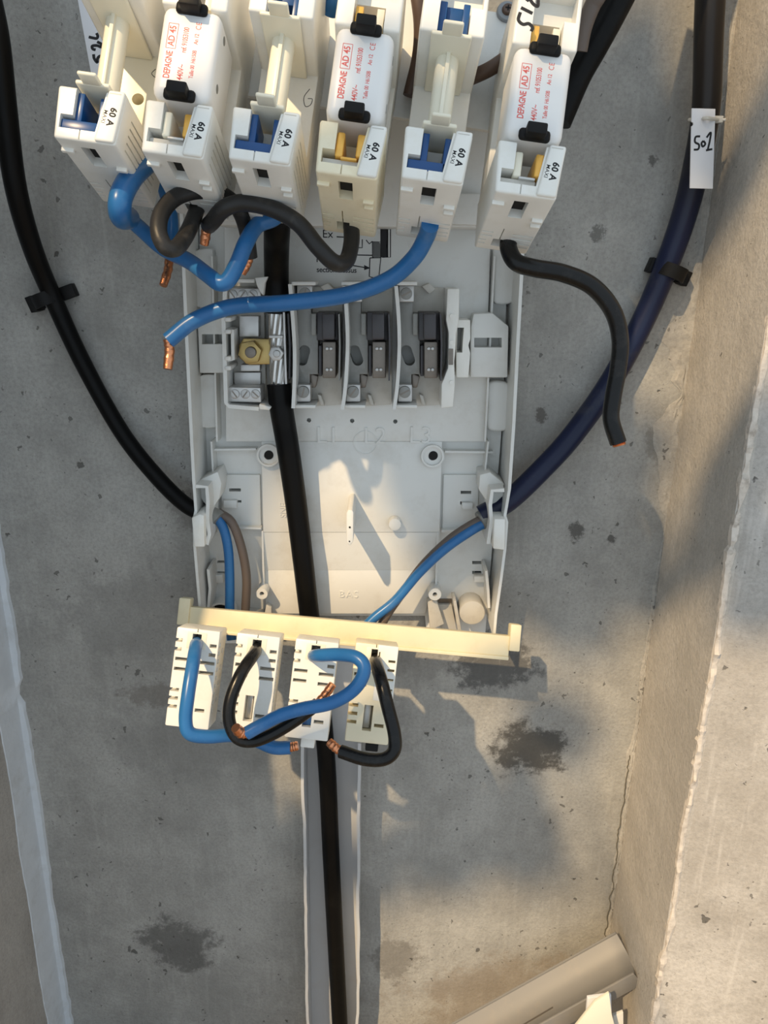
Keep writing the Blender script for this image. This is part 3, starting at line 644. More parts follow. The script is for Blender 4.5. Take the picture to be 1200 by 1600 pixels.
for i, (hx, hy) in enumerate(heads):
    mw = facing(hx, hy, DH, RHO); FR.append(mw)
    hm = 'yellowed' if i == 3 else 'white'
    t = empty('fuse_holder', mw, label=hlabels[i], cat='fuse holder', group='fuse holders in the top row')
    m = MB(); taper(m, -49, 48, -53, 54, -42, 42, WB, 0, 4.5, 3); put('lower_head', m, hm if i == 3 else 'white', t, local=True, cut=head_cuts())
    m = MB(); taper(m, 15, 46.5, 27, 53.5, -40, 43, -20, 5, 4, 3); ls = put('label_strip', m, 'white', t, local=True, label='raised strip printed 60 A MAXI')
    ang = -math.pi/2 - math.radians(7)
    for body, sz, u, v, bd in (('60 A', 12.5, 38, 0, 0.5), ('MAXI', 7.5, 27, -1, 0.05)):
        put('lettering', textmb(body, sz*S/0.7*0.82, Matrix.Translation((u*S, v*S, 5.05*S)) @ Matrix.Rotation(ang, 4, 'Z'), 1.05, 0.00002, bd*S), 'ink', ls, local=True)
    m = MB(); sb(m, 30, 48, 36.5, 38, 5, 5.3); put('moulded_dash', m, 'panel_dirty', ls, local=True)
    # ledges on the underside
    for (u0, u1, w) in ((-48, -28, -34), (26, 44, -78), (28, 44, -98)):
        m = MB(); sb(m, u0, u1, -48, -41, w-4, w+4, 1.2); put('ledge', m, hm, t, local=True)
    m = MB(); sb(m, -14.6, 9.6, -27, -23, -83, -21); put('window_recess', m, 'hole', t, local=True)  # dark plate painting the shade inside the window
    m = MB(); sb(m, -51, 51, 40, 330, WB, -150, 3); cut = None
    if i == 0:
        cut = MB(); hp = mw.inverted() @ on_front(mw, -150*S)(215.5, 155); cut.cyl(hp+Vector((0, 0, -0.016)), hp+Vector((0, 0, 0.02)), 9.5*0.404/F, None, 20)
    hb_ = put('holder_base', m, 'white' if i else 'ivory', t, local=True, cut=cut)
    if i in (0, 2):
        m = MB(); ff = on_front(mw, -149.9*S)
        sq = [(243, 108), (237, 115), (244, 121), (250, 114)] if i == 0 else [(484, 139), (475, 152), (477, 166), (485, 164), (488, 155), (481, 154)]
        m.ribbon(catmull([ff(*q) for q in sq], 6), 0.00035, 0.00004, mw.to_3x3() @ Vector((0, 0, 1))); put('pencil_mark', m, 'ink', hb_)
    m = MB(); taper(m, -52, 52, -51, 51, 198, 330, WB, 0, 4.5, 3); put('upper_head', m, 'white', t, local=True, cut=upper_cuts())
    if neutral[i]:
        for j, (u0, u1, v0, v1, w0, w1) in enumerate(((-42.6, 14, -24.6, -8, -72, -5), (-23.6, -13, -8, 38, -72, -8), (12, 22, -8, 34, -72, -8), (-24, -12, 200, 262, -72, -18), (14, 25, 200, 262, -72, -18), (-24, 25, 236, 262, -72, -30))):
            m = MB(); sb(m, u0, u1, v0, v1, w0, w1, 1.5); put('blue_insert', m, 'bluein', t, local=True)
    else:
        for j, (u0, u1, v0, v1, w0, w1, mm) in enumerate(((-42.6, 14, -24.6, -12, -72, -12, 'panel_dirty'), (-23.6, -11, -10, 30, -72, -6, 'copperdull' if i == 3 else 'ivory'), (9, 23, -8, 29, -72, -3, 'copperdull'), (-22, -10, 205, 240, -72, -12, 'copperdull'), (12, 24, 205, 240, -72, -12, 'ivory'))):
            m = MB(); sb(m, u0, u1, v0, v1, w0, w1, 3 if j in (1, 2) else 1.2, 3); put('contact_jaw' if j else 'contact_seat', m, mm, t, local=True)
        m = MB(); sb(m, -14, 12, -13, -9, -72, -6, 1); put('spring_wire', m, 'copperdull' if i == 3 else 'tin', t, local=True)
    # fuse or neutral link
    if not neutral[i]:
        fu = empty('fuse', mw @ Matrix.Translation((0, 46*S, 0)), label=flabels[i], cat='fuse', group='red-printed cartridge fuses')
        FM = MW[fu.name].inverted() @ mw
        def fput(name, mb, material, parent=fu, label=None):
            mb.bm.transform(FM); return put(name, mb, material, parent, local=True, label=label)
        m = MB(); sb(m, -46, 46, 47, 195, -112, 6, 15, 4); body = fput('fuse_body', m, 'ceramic')
        for vc in (51, 190):
            m = MB(); sb(m, -25, 25, vc-10, vc+9, 2, 14, 7, 3); sb(m, -15.5, 15.5, vc-9, vc+9, 8, 32, 2.5, 2); fput('lug', m, 'black', label='black lug')
        for vv in (90, 170):
            m = MB(); m.cyl(Vector((45.6, vv, -30))*S, Vector((46.4, vv, -30))*S, 7*S, 7*S, 16); fput('side_pip', m, 'zinc')
        ang = math.pi/2
        def ft(body, sz, u, v, bd=0.0, sp=1.0, xs=0.8):
            fput('red_lettering', textmb(body, sz*S/0.7, Matrix.Translation((u*S, v*S, 6.1*S)) @ Matrix.Rotation(ang, 4, 'Z') @ Matrix.Diagonal((xs, 1, 1, 1)), sp, 0.00002, bd*S), 'red', body_obj)
        body_obj = body
        ft('DEPAGNE', 10, -25, 97.5, 0.3, 0.95, 0.72); ft('AD 45', 10, -25, 144, 0.3, 1.0, 0.86)
        ft('440V~', 9, -4, 88, 0.1, 0.95, 0.78); ft('ref. 91053100', 8.2, -4, 140, 0.1, 0.9, 0.70)
        ft('Taille 00  H6150B', 6.4, 13, 103, 0.1, 0.95, 0.72); ft('An 12', 6.4, 13, 144, 0.1, 0.95, 0.8); ft('CE', 8.5, 14, 165, 0.0, 1.15, 0.8)
        m = MB(); f4 = [(-32.5, 124), (-17.5, 124), (-17.5, 164), (-32.5, 164), (-32.5, 124)]
        for a, c_ in zip(f4, f4[1:]): m.ribbon([Vector((a[0], a[1], 6.1))*S, Vector((c_[0], c_[1], 6.1))*S], 0.9*S, 0.00003, (0, 0, 1))
        fput('red_frame', m, 'red', body_obj)
    else:
        nl = empty('neutral_link', mw @ Matrix.Translation((0, 46*S, 0)), label=nlabels[i], cat='neutral link', group='ivory neutral links')
        FM = MW[nl.name].inverted() @ mw
        def fput(name, mb, material, parent=nl):
            mb.bm.transform(FM); return put(name, mb, material, parent, local=True)
        m = MB(); sb(m, -32, 32, 190, 197, -150, 6, 3, 3); sb(m, -16, 16, 190.3, 196.7, 4, 34, 3, 3); fput('upper_plate', m, 'ivory')
        m = MB(); sb(m, -27, 27, 46, 53, -110, 4, 3, 3); sb(m, -15, 15, 46.3, 52.7, 2, 30, 3, 3); fput('lower_plate', m, 'ivory')
        m = MB(); m.cyl(Vector((0, 50, -58))*S, Vector((0, 193, -58))*S, 19*S, 19*S, 24); fput('grip_bar', m, 'ivory')
        m = MB(); sb(m, -3.5, 3.5, 50, 193, -60, -33, 1.5); fput('grip_fin', m, 'ivory')
# handwriting on the outer right holder's upper head
m = MB(); mw6 = FR[5]
def hand(mb, strokes, wpx, toworld, nrm, thick=0.00006):
    for st in strokes:
        P_ = [toworld(x, y) for x, y in st]; P_ = catmull(P_, 5) if len(P_) > 2 else P_
        mb.ribbon(P_, wpx, thick, nrm)
holder6 = [o_ for o_ in bpy.data.objects if o_.name.startswith('fuse_holder')][-1]
n6 = mw6.to_3x3() @ Vector((0, 0, 1))
hand(m, [[(841, 0), (840, 10), (833, 6), (827, -2), (823, 2)], [(814, 12), (832, 21)], [(813, 19), (810, 31), (817, 38), (826, 37), (832, 43), (830, 49)]], 0.0016, on_front(mw6, 0.00004), n6)
put('handwriting', m, 'ink', holder6)

# mounting plate behind the holders
mwp = facing(482, 222, DH, RHO)
mp = empty('mounting_plate', mwp, label='pale mounting plate behind the row of fuse holders', cat='mounting plate')
m = MB(); sb(m, -330, 400, 190, 420, WB-12, WB-2, 2); put('plate', m, 'panel', mp, local=True)
p = mwp.inverted() @ on_front(mwp, (WB-2)*S)(792, 20)
m = MB(); m.cyl(p, p+Vector((0, 0, 0.0022)), 0.0062, 0.0055, 24, 0.0004); ws = put('washer', m, 'washer', mp, local=True)
m = MB(); m.cyl(p+Vector((0, 0, 0.002)), p+Vector((0, 0, 0.0042)), 0.0034, 0.0028, 20, 0.0004); sc_ = put('screw_head', m, 'brownwire', ws, local=True)
m = MB(); m.box(p+Vector((-0.0016, -0.0004, 0.004)), p+Vector((0.0016, 0.0004, 0.00435))); m.box(p+Vector((-0.0004, -0.0016, 0.004)), p+Vector((0.0004, 0.0016, 0.00435))); put('screw_cross', m, 'hole', sc_, local=True)

# ------------------------------------------------------------------ cables and wires
def wpts(L): return [C(*q) for q in L]
def wire(name, pts, wpx, material, label, cat, copper=None, group=None, ripple=0.0, cop_r=0.62):
    P_ = wpts(pts); dm = sum(q[2] for q in pts)/len(pts); r = wpx*0.5*dm/F
    e = empty(name, Matrix.Translation(P_[0]), label=label, cat=cat, group=group)
    m = MB(); m.tube(P_, r, 16, 8); put('insulation', m, material, e)
    if copper:
        Q = wpts(copper); m = MB(); k = max(r*cop_r, 0.001)
        m.tube(Q, lambda t: k*(1.0+0.07*math.sin(t*28))*(0.88 if t > 0.93 else 1.0), 12, 8); 
        m_ = put('stripped_end', m, 'copper', e, label='bare copper strands')
    return e
# main cable of the riser, with its bared section at the neutral terminal
mc = empty('main_cable', Matrix.Translation(W(540, 1600, 0.02)), label='thick black main cable running down the middle of the panel into the duct', cat='cable')
def hp_(L): return [W(*q) for q in L]
rr = 18*mmpx(650, 0.03)
m = MB(); m.tube(hp_([(432, 150, 0.062), (432, 300, 0.066), (433, 352, 0.066), (432, 385, 0.050), (432, 430, 0.035), (433, 488, 0.032)]), rr, 20, 6); put('sheath', m, 'sheath', mc)
m = MB(); m.tube(hp_([(436, 600, 0.032), (440, 640, 0.033), (450, 700, 0.030), (463, 790, 0.026), (474, 880, 0.024), (484, 965, 0.022), (500, 1080, 0.020), (511, 1200, 0.018), (518, 1350, 0.017), (531, 1600, 0.016), (536, 1690, 0.016)]), lambda t: rr*(1.04-0.12*min(1, t*1.6)), 20, 8); put('sheath', m, 'sheath', mc)
a0, a1 = W(433, 484, 0.032), W(436, 604, 0.032)
for k in range(9):
    ph = 2*math.pi*k/8; rad = 0.0046 if k < 8 else 0
    pts = [a0.lerp(a1, t/8) + Vector((math.cos(ph+t*0.22)*rad, -math.sin(ph+t*0.22)*rad, 0)) for t in range(9)]
    m = MB(); m.tube(pts, 0.00195, 8, 2); put('strand', m, 'alu', mc)

# blue and black tails of the upper holders
wire('blue_wire', [(672, 352, .405), (665, 372, .415), (646, 404, .425), (607, 437, .435), (540, 461, .44), (450, 473, .445), (365, 479, .45), (305, 500, .45), (263, 532, .45)], 26, 'bluewire',
     'long blue wire sweeping left across the terminal row, bare end over the grey wall', 'wire', [(263, 530, .45), (265, 548, .452), (262, 577, .452)], 'blue wires')
wire('blue_wire', [(440, 330, .425), (425, 342, .425), (402, 352, .425), (385, 378, .42), (371, 412, .418), (356, 438, .416), (342, 442, .416), (325, 430, .42), (295, 408, .43), (255, 388, .44), (225, 362, .445), (204, 343, .45)], 25, 'bluewire',
     'blue wire bent into a sharp V above the neutral terminal', 'wire', [(206, 344, .45), (198, 336, .452)], 'blue wires')
wire('blue_wire', [(243, 236, .415), (226, 256, .405), (206, 276, .395), (191, 302, .388), (187, 325, .388), (191, 340, .398), (201, 340, .42)], 35, 'bluewire',
     'short thick-looking blue wire hooking down from the outermost left holder', 'wire', None, 'blue wires')
wire('blue_wire', [(246, 262, .445), (256, 290, .45), (266, 330, .455), (268, 365, .455), (263, 402, .455)], 22, 'bluewire',
     'blue wire hanging straight down behind the black loop', 'wire', [(264, 400, .455), (263, 420, .453), (255, 446, .450)], 'blue wires')
wire('black_wire', [(549, 330, .418), (549, 352, .42), (549, 380, .418), (541, 408, .412), (522, 410, .405), (496, 385, .40), (466, 349, .40), (425, 326, .40), (380, 317, .40), (350, 326, .402), (333, 345, .41), (326, 352, .42)], 26, 'dustywire',
     'dusty black wire arching left from the yellowed fuse holder', 'wire', [(324, 346, .42), (322, 362, .424), (319, 382, .428)], 'black wires')
wire('black_wire', [(312, 305, .425), (309, 322, .42), (300, 348, .41), (288, 372, .398), (274, 388, .388), (258, 385, .384), (248, 362, .384), (252, 334, .388), (272, 310, .394), (302, 299, .40), (334, 300, .408), (360, 312, .416), (376, 334, .424), (386, 366, .434), (391, 402, .442)], 25, 'dustywire',
     'dusty black wire coiled into a loop under the leftmost fuse', 'wire', [(390, 400, .442), (386, 412, .444), (378, 427, .446)], 'black wires')
wire('black_wire', [(795, 372, .415), (795, 390, .415), (807, 410, .412), (835, 419, .41), (880, 427, .41), (925, 447, .412), (957, 485, .415), (969, 530, .42), (966, 575, .424), (958, 620, .428), (955, 655, .43), (966, 692, .432)], 27, 'blackwire',
     'black wire snaking down from the outermost right fuse holder', 'wire', [(966, 689, .432), (968, 697, .432)], 'black wires', cop_r=0.78)
# wires high up between the holders
wire('brown_wire', [(610, -300, .41), (632, -140, .41), (650, -20, .41), (657, 40, .415), (654, 90, .42), (640, 150, .425)], 22, 'brownwire', 'dark brown wire curving down behind the middle fuse', 'wire', None, 'brown wires')
wire('blue_wire', [(690, -280, .425), (676, -140, .425), (668, -10, .425), (664, 60, .426), (662, 110, .426), (660, 160, .426)], 12, 'bluein', 'thin strip of blue wire beside the curved brown wire', 'wire', None, 'blue wires')
wire('brown_wire', [(820, 72, .42), (795, 88, .42), (765, 108, .42), (735, 122, .424)], 22, 'brownwire', 'brown wire crossing between the two right-hand holders', 'wire', None, 'brown wires')
wire('blue_wire', [(520, -20, .40), (520, 0, .40), (514, 22, .405)], 24, 'bluewire', 'blue wire end peeping out at the top beside the middle fuse', 'wire', None, 'blue wires')
e = wire('bundle_cable', [(1150, -420, .40), (1060, -200, .405), (985, -40, .415), (955, 20, .42), (925, 75, .425), (900, 120, .43), (870, 190, .435)], 48, 'sheath', 'thick glossy black cable behind the rightmost fuse', 'cable')
wire('brown_wire', [(1060, -380, .385), (995, -180, .39), (945, -30, .395), (925, 10, .40), (912, 45, .405), (905, 80, .41)], 26, 'greybrown', 'grey-brown wire leading up beside the outer right holder head', 'wire', None, 'brown wires')

# supply cables at the left and at the right
def cable(name, pts, rpx_at, label, material, extra=None):
    P_ = [W(*q) for q in pts]; e = empty(name, Matrix.Translation(P_[-1]), label=label, cat='cable')
    m = MB(); m.tube(P_, rpx_at, 18, 8); put('sheath', m, material, e); return e
lc = cable('supply_cable', [(-70, -420, .060), (-50, -220, .060), (-25, -40, .060), (-5, 60, .060), (8, 170, .055), (24, 290, .045), (50, 385, .028), (83, 466, .012), (130, 568, .010), (190, 675, .012), (245, 745, .018), (292, 790, .024), (330, 806, .026)], lambda t: 0.0078-0.0018*min(1, t*1.4), 'long black cable curving down the left wall into the panel', 'sheath')
rc = cable('supply_cable', [(1118, -420, .030), (1115, -220, .030), (1111, -40, .030), (1107, 60, .030), (1103, 170, .026), (1088, 260, .022), (1068, 340, .016), (1038, 424, .012), (1003, 505, .012), (955, 595, .013), (895, 680, .016), (845, 735, .020), (795, 782, .024), (752, 806, .026)], lambda t: 0.0092-0.0012*min(1, t*1.4), 'dark blue-black cable curving down the right side into the panel', 'navy')
nt = M['navy'].node_tree; bs = nt.nodes['Principled BSDF']; src_ = bs.inputs['Base Color'].links[0].from_socket
gp = nt.nodes.new('ShaderNodeNewGeometry'); sx_ = nt.nodes.new('ShaderNodeSeparateXYZ'); nt.links.new(gp.outputs['Position'], sx_.inputs[0])
mr_ = nt.nodes.new('ShaderNodeMapRange'); mr_.inputs[1].default_value = 0.80; mr_.inputs[2].default_value = 0.88; nt.links.new(sx_.outputs['Z'], mr_.inputs[0])
mx_ = nt.nodes.new('ShaderNodeMix'); mx_.data_type = 'RGBA'; mx_.inputs[7].default_value = (0.014, 0.012, 0.011, 1); nt.links.new(src_, mx_.inputs[6]); nt.links.new(mr_.outputs[0], mx_.inputs[0]); nt.links.new(mx_.outputs[2], bs.inputs['Base Color'])
def inner(nm, pts, wpx, material, parent):
    m = MB(); m.tube([W(*q) for q in pts], wpx*0.5*mmpx(880, 0.03), 14, 8); return put(nm, m, material, parent)
inner('blue_core', [(338, 806, .026), (350, 828, .027), (357, 862, .028), (359, 910, .030), (359, 965, .034), (362, 1000, .04)], 15, 'bluewire', lc)
inner('brown_core', [(340, 800, .024), (362, 816, .025), (377, 855, .026), (385, 900, .026), (384, 945, .028), (380, 1000, .034)], 14, 'greybrown', lc)
inner('blue_core', [(764, 814, .028), (735, 830, .030), (695, 858, .032), (655, 895, .034), (618, 938, .038), (585, 965, .042), (560, 990, .046)], 15, 'bluewire', rc)
inner('brown_core', [(764, 806, .026), (733, 822, .027), (700, 845, .028), (662, 882, .030), (632, 922, .033), (605, 960, .037), (590, 990, .04)], 14, 'greybrown', rc)
m = MB(); m.tube(hp_([(310, 798, .025), (334, 808, .027), (341, 813, .028)]), 15*mmpx(800, .026), 16, 4); put('sheath_end', m, 'zinc', lc)
m = MB(); m.tube(hp_([(775, 800, .025), (757, 810, .027), (750, 814, .028)]), 15*mmpx(800, .026), 16, 4); put('sheath_end', m, 'zinc', rc)

# cable clips on the wall
def clip(px, py, d, wpx, label):
    o_ = W(px, py, 0); k = mmpx(py, 0.01); a = W(px-d[0], py-d[1], 0); tv = (W(px+d[0], py+d[1], 0)-a); tv = Vector((tv.x, 0, tv.z)).normalized(); sv = Vector((-tv.z, 0, tv.x))
    fr = frame(o_, sv, Vector((0, -1, 0)), tv); e = empty('cable_clip', fr, label=label, cat='cable clip', group='black cable clips')
    r = wpx*k*0.5; b_ = MB(); n_ = 18; hw = 0.0045
    ro, ri, cy = r+0.0022, r+0.0002, 0.012
    prof = [(ro*math.cos(math.pi*q/n_), cy+ro*math.sin(math.pi*q/n_)) for q in range(n_+1)]; prof_i = [(ri*math.cos(math.pi*q/n_), cy+ri*math.sin(math.pi*q/n_)) for q in range(n_+1)]
    prof = [(ro, 0.0003)] + prof + [(-ro, 0.0003)]; prof_i = [(ri, 0.0003)] + prof_i + [(-ri, 0.0003)]
    b = bmesh.new(); rows = []
    for (x, y), (xi, yi) in zip(prof, prof_i): rows.append([b.verts.new(q) for q in ((x, y, -hw), (xi, yi, -hw), (xi, yi, hw), (x, y, hw))])
    for q in range(len(rows)-1):
        for j in range(4): b.faces.new((rows[q][j], rows[q][(j+1) % 4], rows[q+1][(j+1) % 4], rows[q+1][j]))
    b.faces.new(rows[0]); b.faces.new(rows[-1]); b_._merge(b); put('hoop', b_, 'black', e, local=True)
    return e, ro
e, ro = clip(83, 466, (10, 22), 32, 'black clip holding the left black cable to the wall')
m = MB(); m.box((ro-0.001, 0.0003, -0.0045), (ro+0.010, 0.0075, 0.0045), 0.0006); put('nail_lug', m, 'black', e, local=True)
m = MB(); m.box((-ro-0.004, 0.0003, -0.0055), (-ro+0.001, 0.014, 0.0055), 0.0005); put('clip_foot', m, 'black', e, local=True)
e, ro = clip(1038, 424, (-10, 22), 40, 'black clip holding the right blue-black cable to the wall')
m = MB(); m.box((ro-0.001, 0.0003, -0.005), (ro+0.005, 0.010, 0.005), 0.0006); put('nail_lug', m, 'black', e, local=True)
m = MB(); m.box((-ro-0.003, 0.0003, -0.005), (-ro+0.001, 0.010, 0.005), 0.0005); put('clip_foot', m, 'black', e, local=True)

# ------------------------------------------------------------------ handwritten tags
HT = 0.040
tg = empty('cable_tag', Matrix.Translation(W(1098, 232, HT)), label='white tag marked 501 tied to the right cable', cat='tag')
m = MB(); m.slab([(1081, 169), (1118, 170), (1114, 295), (1078, 294)], HT-0.0012, HT, 0.0002); cut = MB(); cut.pcyl(1100, 185, 3.2, 0.02, 0.06, 12); put('tag_plate', m, 'tag', tg, cut=cut)
m = MB(); hand(m, [[(1094, 213), (1087, 214), (1086, 222), (1092, 226), (1091, 233), (1084, 234)], [(1099, 220), (1096, 224), (1098, 229), (1102, 225), (1099, 220)], [(1104, 215), (1110.5, 207), (1109, 220), (1106, 233)], [(1103, 235), (1113, 233)]], 0.0012, lambda x, y: W(x, y, HT+0.00003), NW); put('handwriting', m, 'ink', tg)
m = MB(); m.tube(hp_([(1098, 185, HT-0.004), (1100, 185, HT+0.002), (1108, 185, HT+0.003), (1121, 187, HT-0.004), (1122, 187, 0.024), (1112, 186, 0.010), (1090, 186, 0.010), (1079, 187, 0.022), (1078, 187, 0.034), (1088, 186, HT-0.003), (1098, 185, HT-0.004)]), 0.0011, 8, 4); m.box(W(1121, 187, HT-0.006)-Vector((0.003, 0.002, 0.002)), W(1121, 187, HT-0.006)+Vector((0.003, 0.002, 0.002)), 0.0005); m.tube(hp_([(1121, 187, HT-0.006), (1134, 187, HT-0.004)]), 0.0009, 8, 2)
put('cable_tie', m, 'nylon', tg)
TW = facing(155, 60, 0.455, RHO)
tg = empty('cable_tag', TW, label='white tag with black handwritten digits behind the leftmost neutral link', cat='tag')
fw = on_front(TW, 0)
nT = TW.to_3x3() @ Vector((0, 0, 1))
P_ = [fw(*q) for q in ((116, -30), (172, -45), (176, 60), (168, 130), (145, 130))]
m = MB(); m.prism([q-nT*0.001 for q in P_], P_, 0.0001); put('tag_plate', m, 'tag', tg)
m = MB(); fw2 = on_front(TW, 0.00003)
A = lambda x, y: (100+x*0.15, y*0.15)
hand(m, [[A(338, 345), A(352, 375), A(340, 400), A(300, 395), A(258, 385)], [A(345, 435), A(388, 460), A(385, 490), A(345, 475), A(295, 480), A(300, 510), A(330, 520)], [A(308, 565), A(315, 610), A(345, 650), A(350, 610), A(375, 585), A(405, 610), A(408, 655)], [A(258, -5), A(275, 20), A(262, 40)]], 0.0017, fw2, nT); put('handwriting', m, 'ink', tg)

# ------------------------------------------------------------------ lower rail with four terminal blocks
RF = facing(546, 988, 0.567, math.radians(5.4)); S2 = 0.567/F
rail = empty('rail', RF, label='cream plastic crossbar hanging at the bottom of the panel', cat='rail')
def rb(mb, u0, u1, v0, v1, w0, w1, bev=0.0): return mb.box((u0*S2, v0*S2, w0*S2), (u1*S2, v1*S2, w1*S2), bev*S2, 2)
m = MB(); rb(m, -252, 252, -17, 17, -22, 0, 2); put('bar', m, 'cream', rail, local=True)
m = MB(); rb(m, -252, 252, -21, -15, -22, 3, 1.5); put('bottom_lip', m, 'cream', rail, local=True)
m = MB(); rb(m, -268, -250, -12, 30, -20, 4, 2); put('end_tab', m, 'cream', rail, local=True)
m = MB(); rb(m, 251, 268, -6, 36, -20, 4, 2); put('end_tab', m, 'cream', rail, local=True)
m = MB(); rb(m, 27, 56, -16, -7, -1, 5, 2); put('clip_lug', m, 'cream', rail, local=True)
DB = 0.512; S3 = DB/F
blabels = ['white terminal block at the left end of the cream rail, blue wire in it', 'second white terminal block on the cream rail, black wire in it', 'white terminal block in front of the main cable, blue wire in it', 'half-yellowed terminal block at the right end of the block row, black wire in it']
for i, (bx, by) in enumerate(((301, 1060), (395, 1069), (487, 1078), (581, 1084))):
    mw = facing(bx, by, DB, math.radians(6.6)); t = empty('wire_terminal', mw, label=blabels[i], cat='terminal block', group='terminal blocks on the cream rail')
    def q3(mb, u0, u1, v0, v1, w0, w1, bev=0.0): return mb.box((u0*S3, v0*S3, w0*S3), (u1*S3, v1*S3, w1*S3), bev*S3, 2)
    m = MB(); q3(m, -34, 34, -77, 77, -62, 0, 2.5); cut = MB()
    q3(cut, -8, 6, 44, 69, -40, 10)                                        # wire mouth
    q3(cut, -1.6, -0.2, 64, 90, -8, 10)                                    # seam above it
    for v in (57, 43): q3(cut, -40, -23, v-2.8, v+2.8, -22, 10); q3(cut, 20, 31, v-6.8, v-1.2, -22, 10)
    for v in (28, 12.5): q3(cut, -31, -10, v-2.6, v+2.6, -22, 10); q3(cut, 8, 31, v-4.8, v+0.6, -22, 10)
    for v in (-20, -33, -46): q3(cut, -40, -19, v-2.7, v+2.7, -22, 10)
    q3(cut, 9, 24, -51, -45.5, -22, 10)
    for k in range(9): q3(cut, 24, 40, 51-k*13, 58-k*13, -17, -5)
    for k in range(4): q3(cut, 26, 40, 38-k*26, 46-k*26, -46, -32)
    if i: q3(cut, -9, 5, -58, -18, -34, 10)                                # lower window
    put('block_body', m, 'white' if i != 3 else 'yellowed', t, local=True, cut=cut)
    m = MB(); q3(m, -18, 18, 42, 68, -136, -60, 2); put('rail_hook', m, 'white', t, local=True)
    m = MB(); q3(m, -16, 14, 46, 72, -1, 0.6, 0.3); cut = MB(); q3(cut, -8, 6, 40, 69.5, -10, 10); put('mouth_surround', m, 'ivory', t, local=True, cut=cut)
    if i == 2: m = MB(); q3(m, -8.8, 4.8, -57, -19, -33, -12); put('blue_insert', m, 'bluein', t, local=True)
    if i in (1, 3):
        m = MB(); q3(m, -8.5, 2, -57, -19, -33, -16, 1); put('inner_contact', m, 'tin', t, local=True)
    if i == 3:
        m = MB(); q3(m, 2, 33.6, -10, 77, -3, 1.2, 1.2); cut = MB(); q3(cut, 4, 7, 40, 66, -10, 10)
        for v in (53, 39): q3(cut, 20, 31, v-2, v+2, -10, 10)
        for v in (24, 8): q3(cut, 9, 31, v-2, v+2, -10, 10)
        put('white_shell', m, 'white', t, local=True, cut=cut)
        m = MB(); q3(m, 0, 20, -92, -77, -30, -12, 2); put('black_foot', m, 'black', t, local=True)
    if i == 2: m = MB(); q3(m, -8, 14, -92, -77, -40, -8, 2); put('foot', m, 'white', t, local=True)
g = 'tails of the lower terminal blocks'
wire('blue_wire', [(308, 1004, .524), (306, 1010, .506), (301, 1040, .490), (294, 1085, .482), (290, 1125, .48), (297, 1146, .48), (325, 1151, .484), (365, 1149, .49), (400, 1157, .495), (428, 1168, .495), (454, 1168, .495)], 21, 'bluewire',
     'blue wire looping down from the leftmost block on the cream rail', 'wire', [(452, 1168, .495), (466, 1165, .495)], g, cop_r=0.7)
wire('black_wire', [(401, 1012, .524), (397, 1022, .504), (378, 1050, .488), (361, 1090, .482), (358, 1125, .48), (370, 1152, .478), (394, 1158, .478), (425, 1147, .478), (462, 1125, .478), (496, 1100, .476)], 20, 'blackwire',
     'black wire curling from the second block on the cream rail', 'wire', [(494, 1101, .476), (508, 1086, .476), (520, 1069, .476)], g, cop_r=0.68)
wire('blue_wire', [(491, 1024, .524), (491, 1025, .498), (500, 1024, .485), (530, 1023, .476), (556, 1027, .47), (569, 1042, .467), (562, 1066, .466), (542, 1086, .466), (512, 1100, .466), (475, 1107, .466), (440, 1117, .468), (410, 1132, .47), (385, 1146, .47)], 21, 'bluewire',
     'blue wire doubling back left from the block in front of the main cable', 'wire', [(386, 1145, .47), (376, 1145, .468), (368, 1137, .464)], g, cop_r=0.8)
wire('black_wire', [(586, 1030, .524), (588, 1038, .503), (596, 1065, .486), (606, 1105, .48), (616, 1145, .478), (616, 1172, .478), (600, 1186, .478), (570, 1186, .48), (532, 1174, .485)], 21, 'blackwire',
     'black wire hooking left under the half-yellowed block', 'wire', [(534, 1175, .485), (524, 1168, .486), (514, 1159, .488)], g, cop_r=0.7)

# ------------------------------------------------------------------ offcuts leaning in the corner by the floor
tk = None
def trunking():
    A_ = W(962, 1456, 0.035); B_ = W(700, 1602, 0.045); ax = (B_-A_).normalized(); A0 = A_; L_ = 0.30
    Dn = W(1003, 1516, 0.075) - A_; Dn = (Dn - ax*Dn.dot(ax)); wv = Dn.normalized(); wid = Dn.length; nv = wv.cross(ax).normalized()
    if nv.y > 0: nv = -nv
    fr = frame(A0, ax, wv, nv)
    e = empty('trunking_offcut', fr, label='grey plastic trunking offcut leaning in the right-hand corner', cat='trunking')
    prof = []
    n_ = 14
    for q in range(n_+1):
        t = q/n_; prof.append((wid*t, -0.011*math.sin(math.pi*t)))
    m = MB(); b = bmesh.new(); rows = []; th = 0.0016
    for x in (0.0, L_):
        rows.append([b.verts.new((x, y, z)) for y, z in prof] + [b.verts.new((x, y, z-th)) for y, z in reversed(prof)])
    c = len(rows[0])
    for k in range(c): b.faces.new((rows[0][k], rows[0][(k+1) % c], rows[1][(k+1) % c], rows[1][k]))
    b.faces.new(rows[0]); b.faces.new(rows[1]); m._merge(b); put('web', m, 'trunk', e, local=True)
    m = MB(); m.box((0, wid-0.0016, -0.016), (L_, wid+0.0002, 0.0012), 0.0004); put('flange', m, 'trunk', e, local=True)
    m = MB(); m.box((0, -0.0002, -0.010), (L_, 0.0014, 0.0008), 0.0004); put('flange', m, 'trunk', e, local=True)
    m = MB(); m.ribbon([(0.08, wid*0.62, -0.0100), (0.12, wid*0.66, -0.0094), (0.17, wid*0.70, -0.0087)], 0.0012, 0.0003, (0, 0, 1)); put('scratch', m, 'contact', e, local=True)
    return e
trunking()
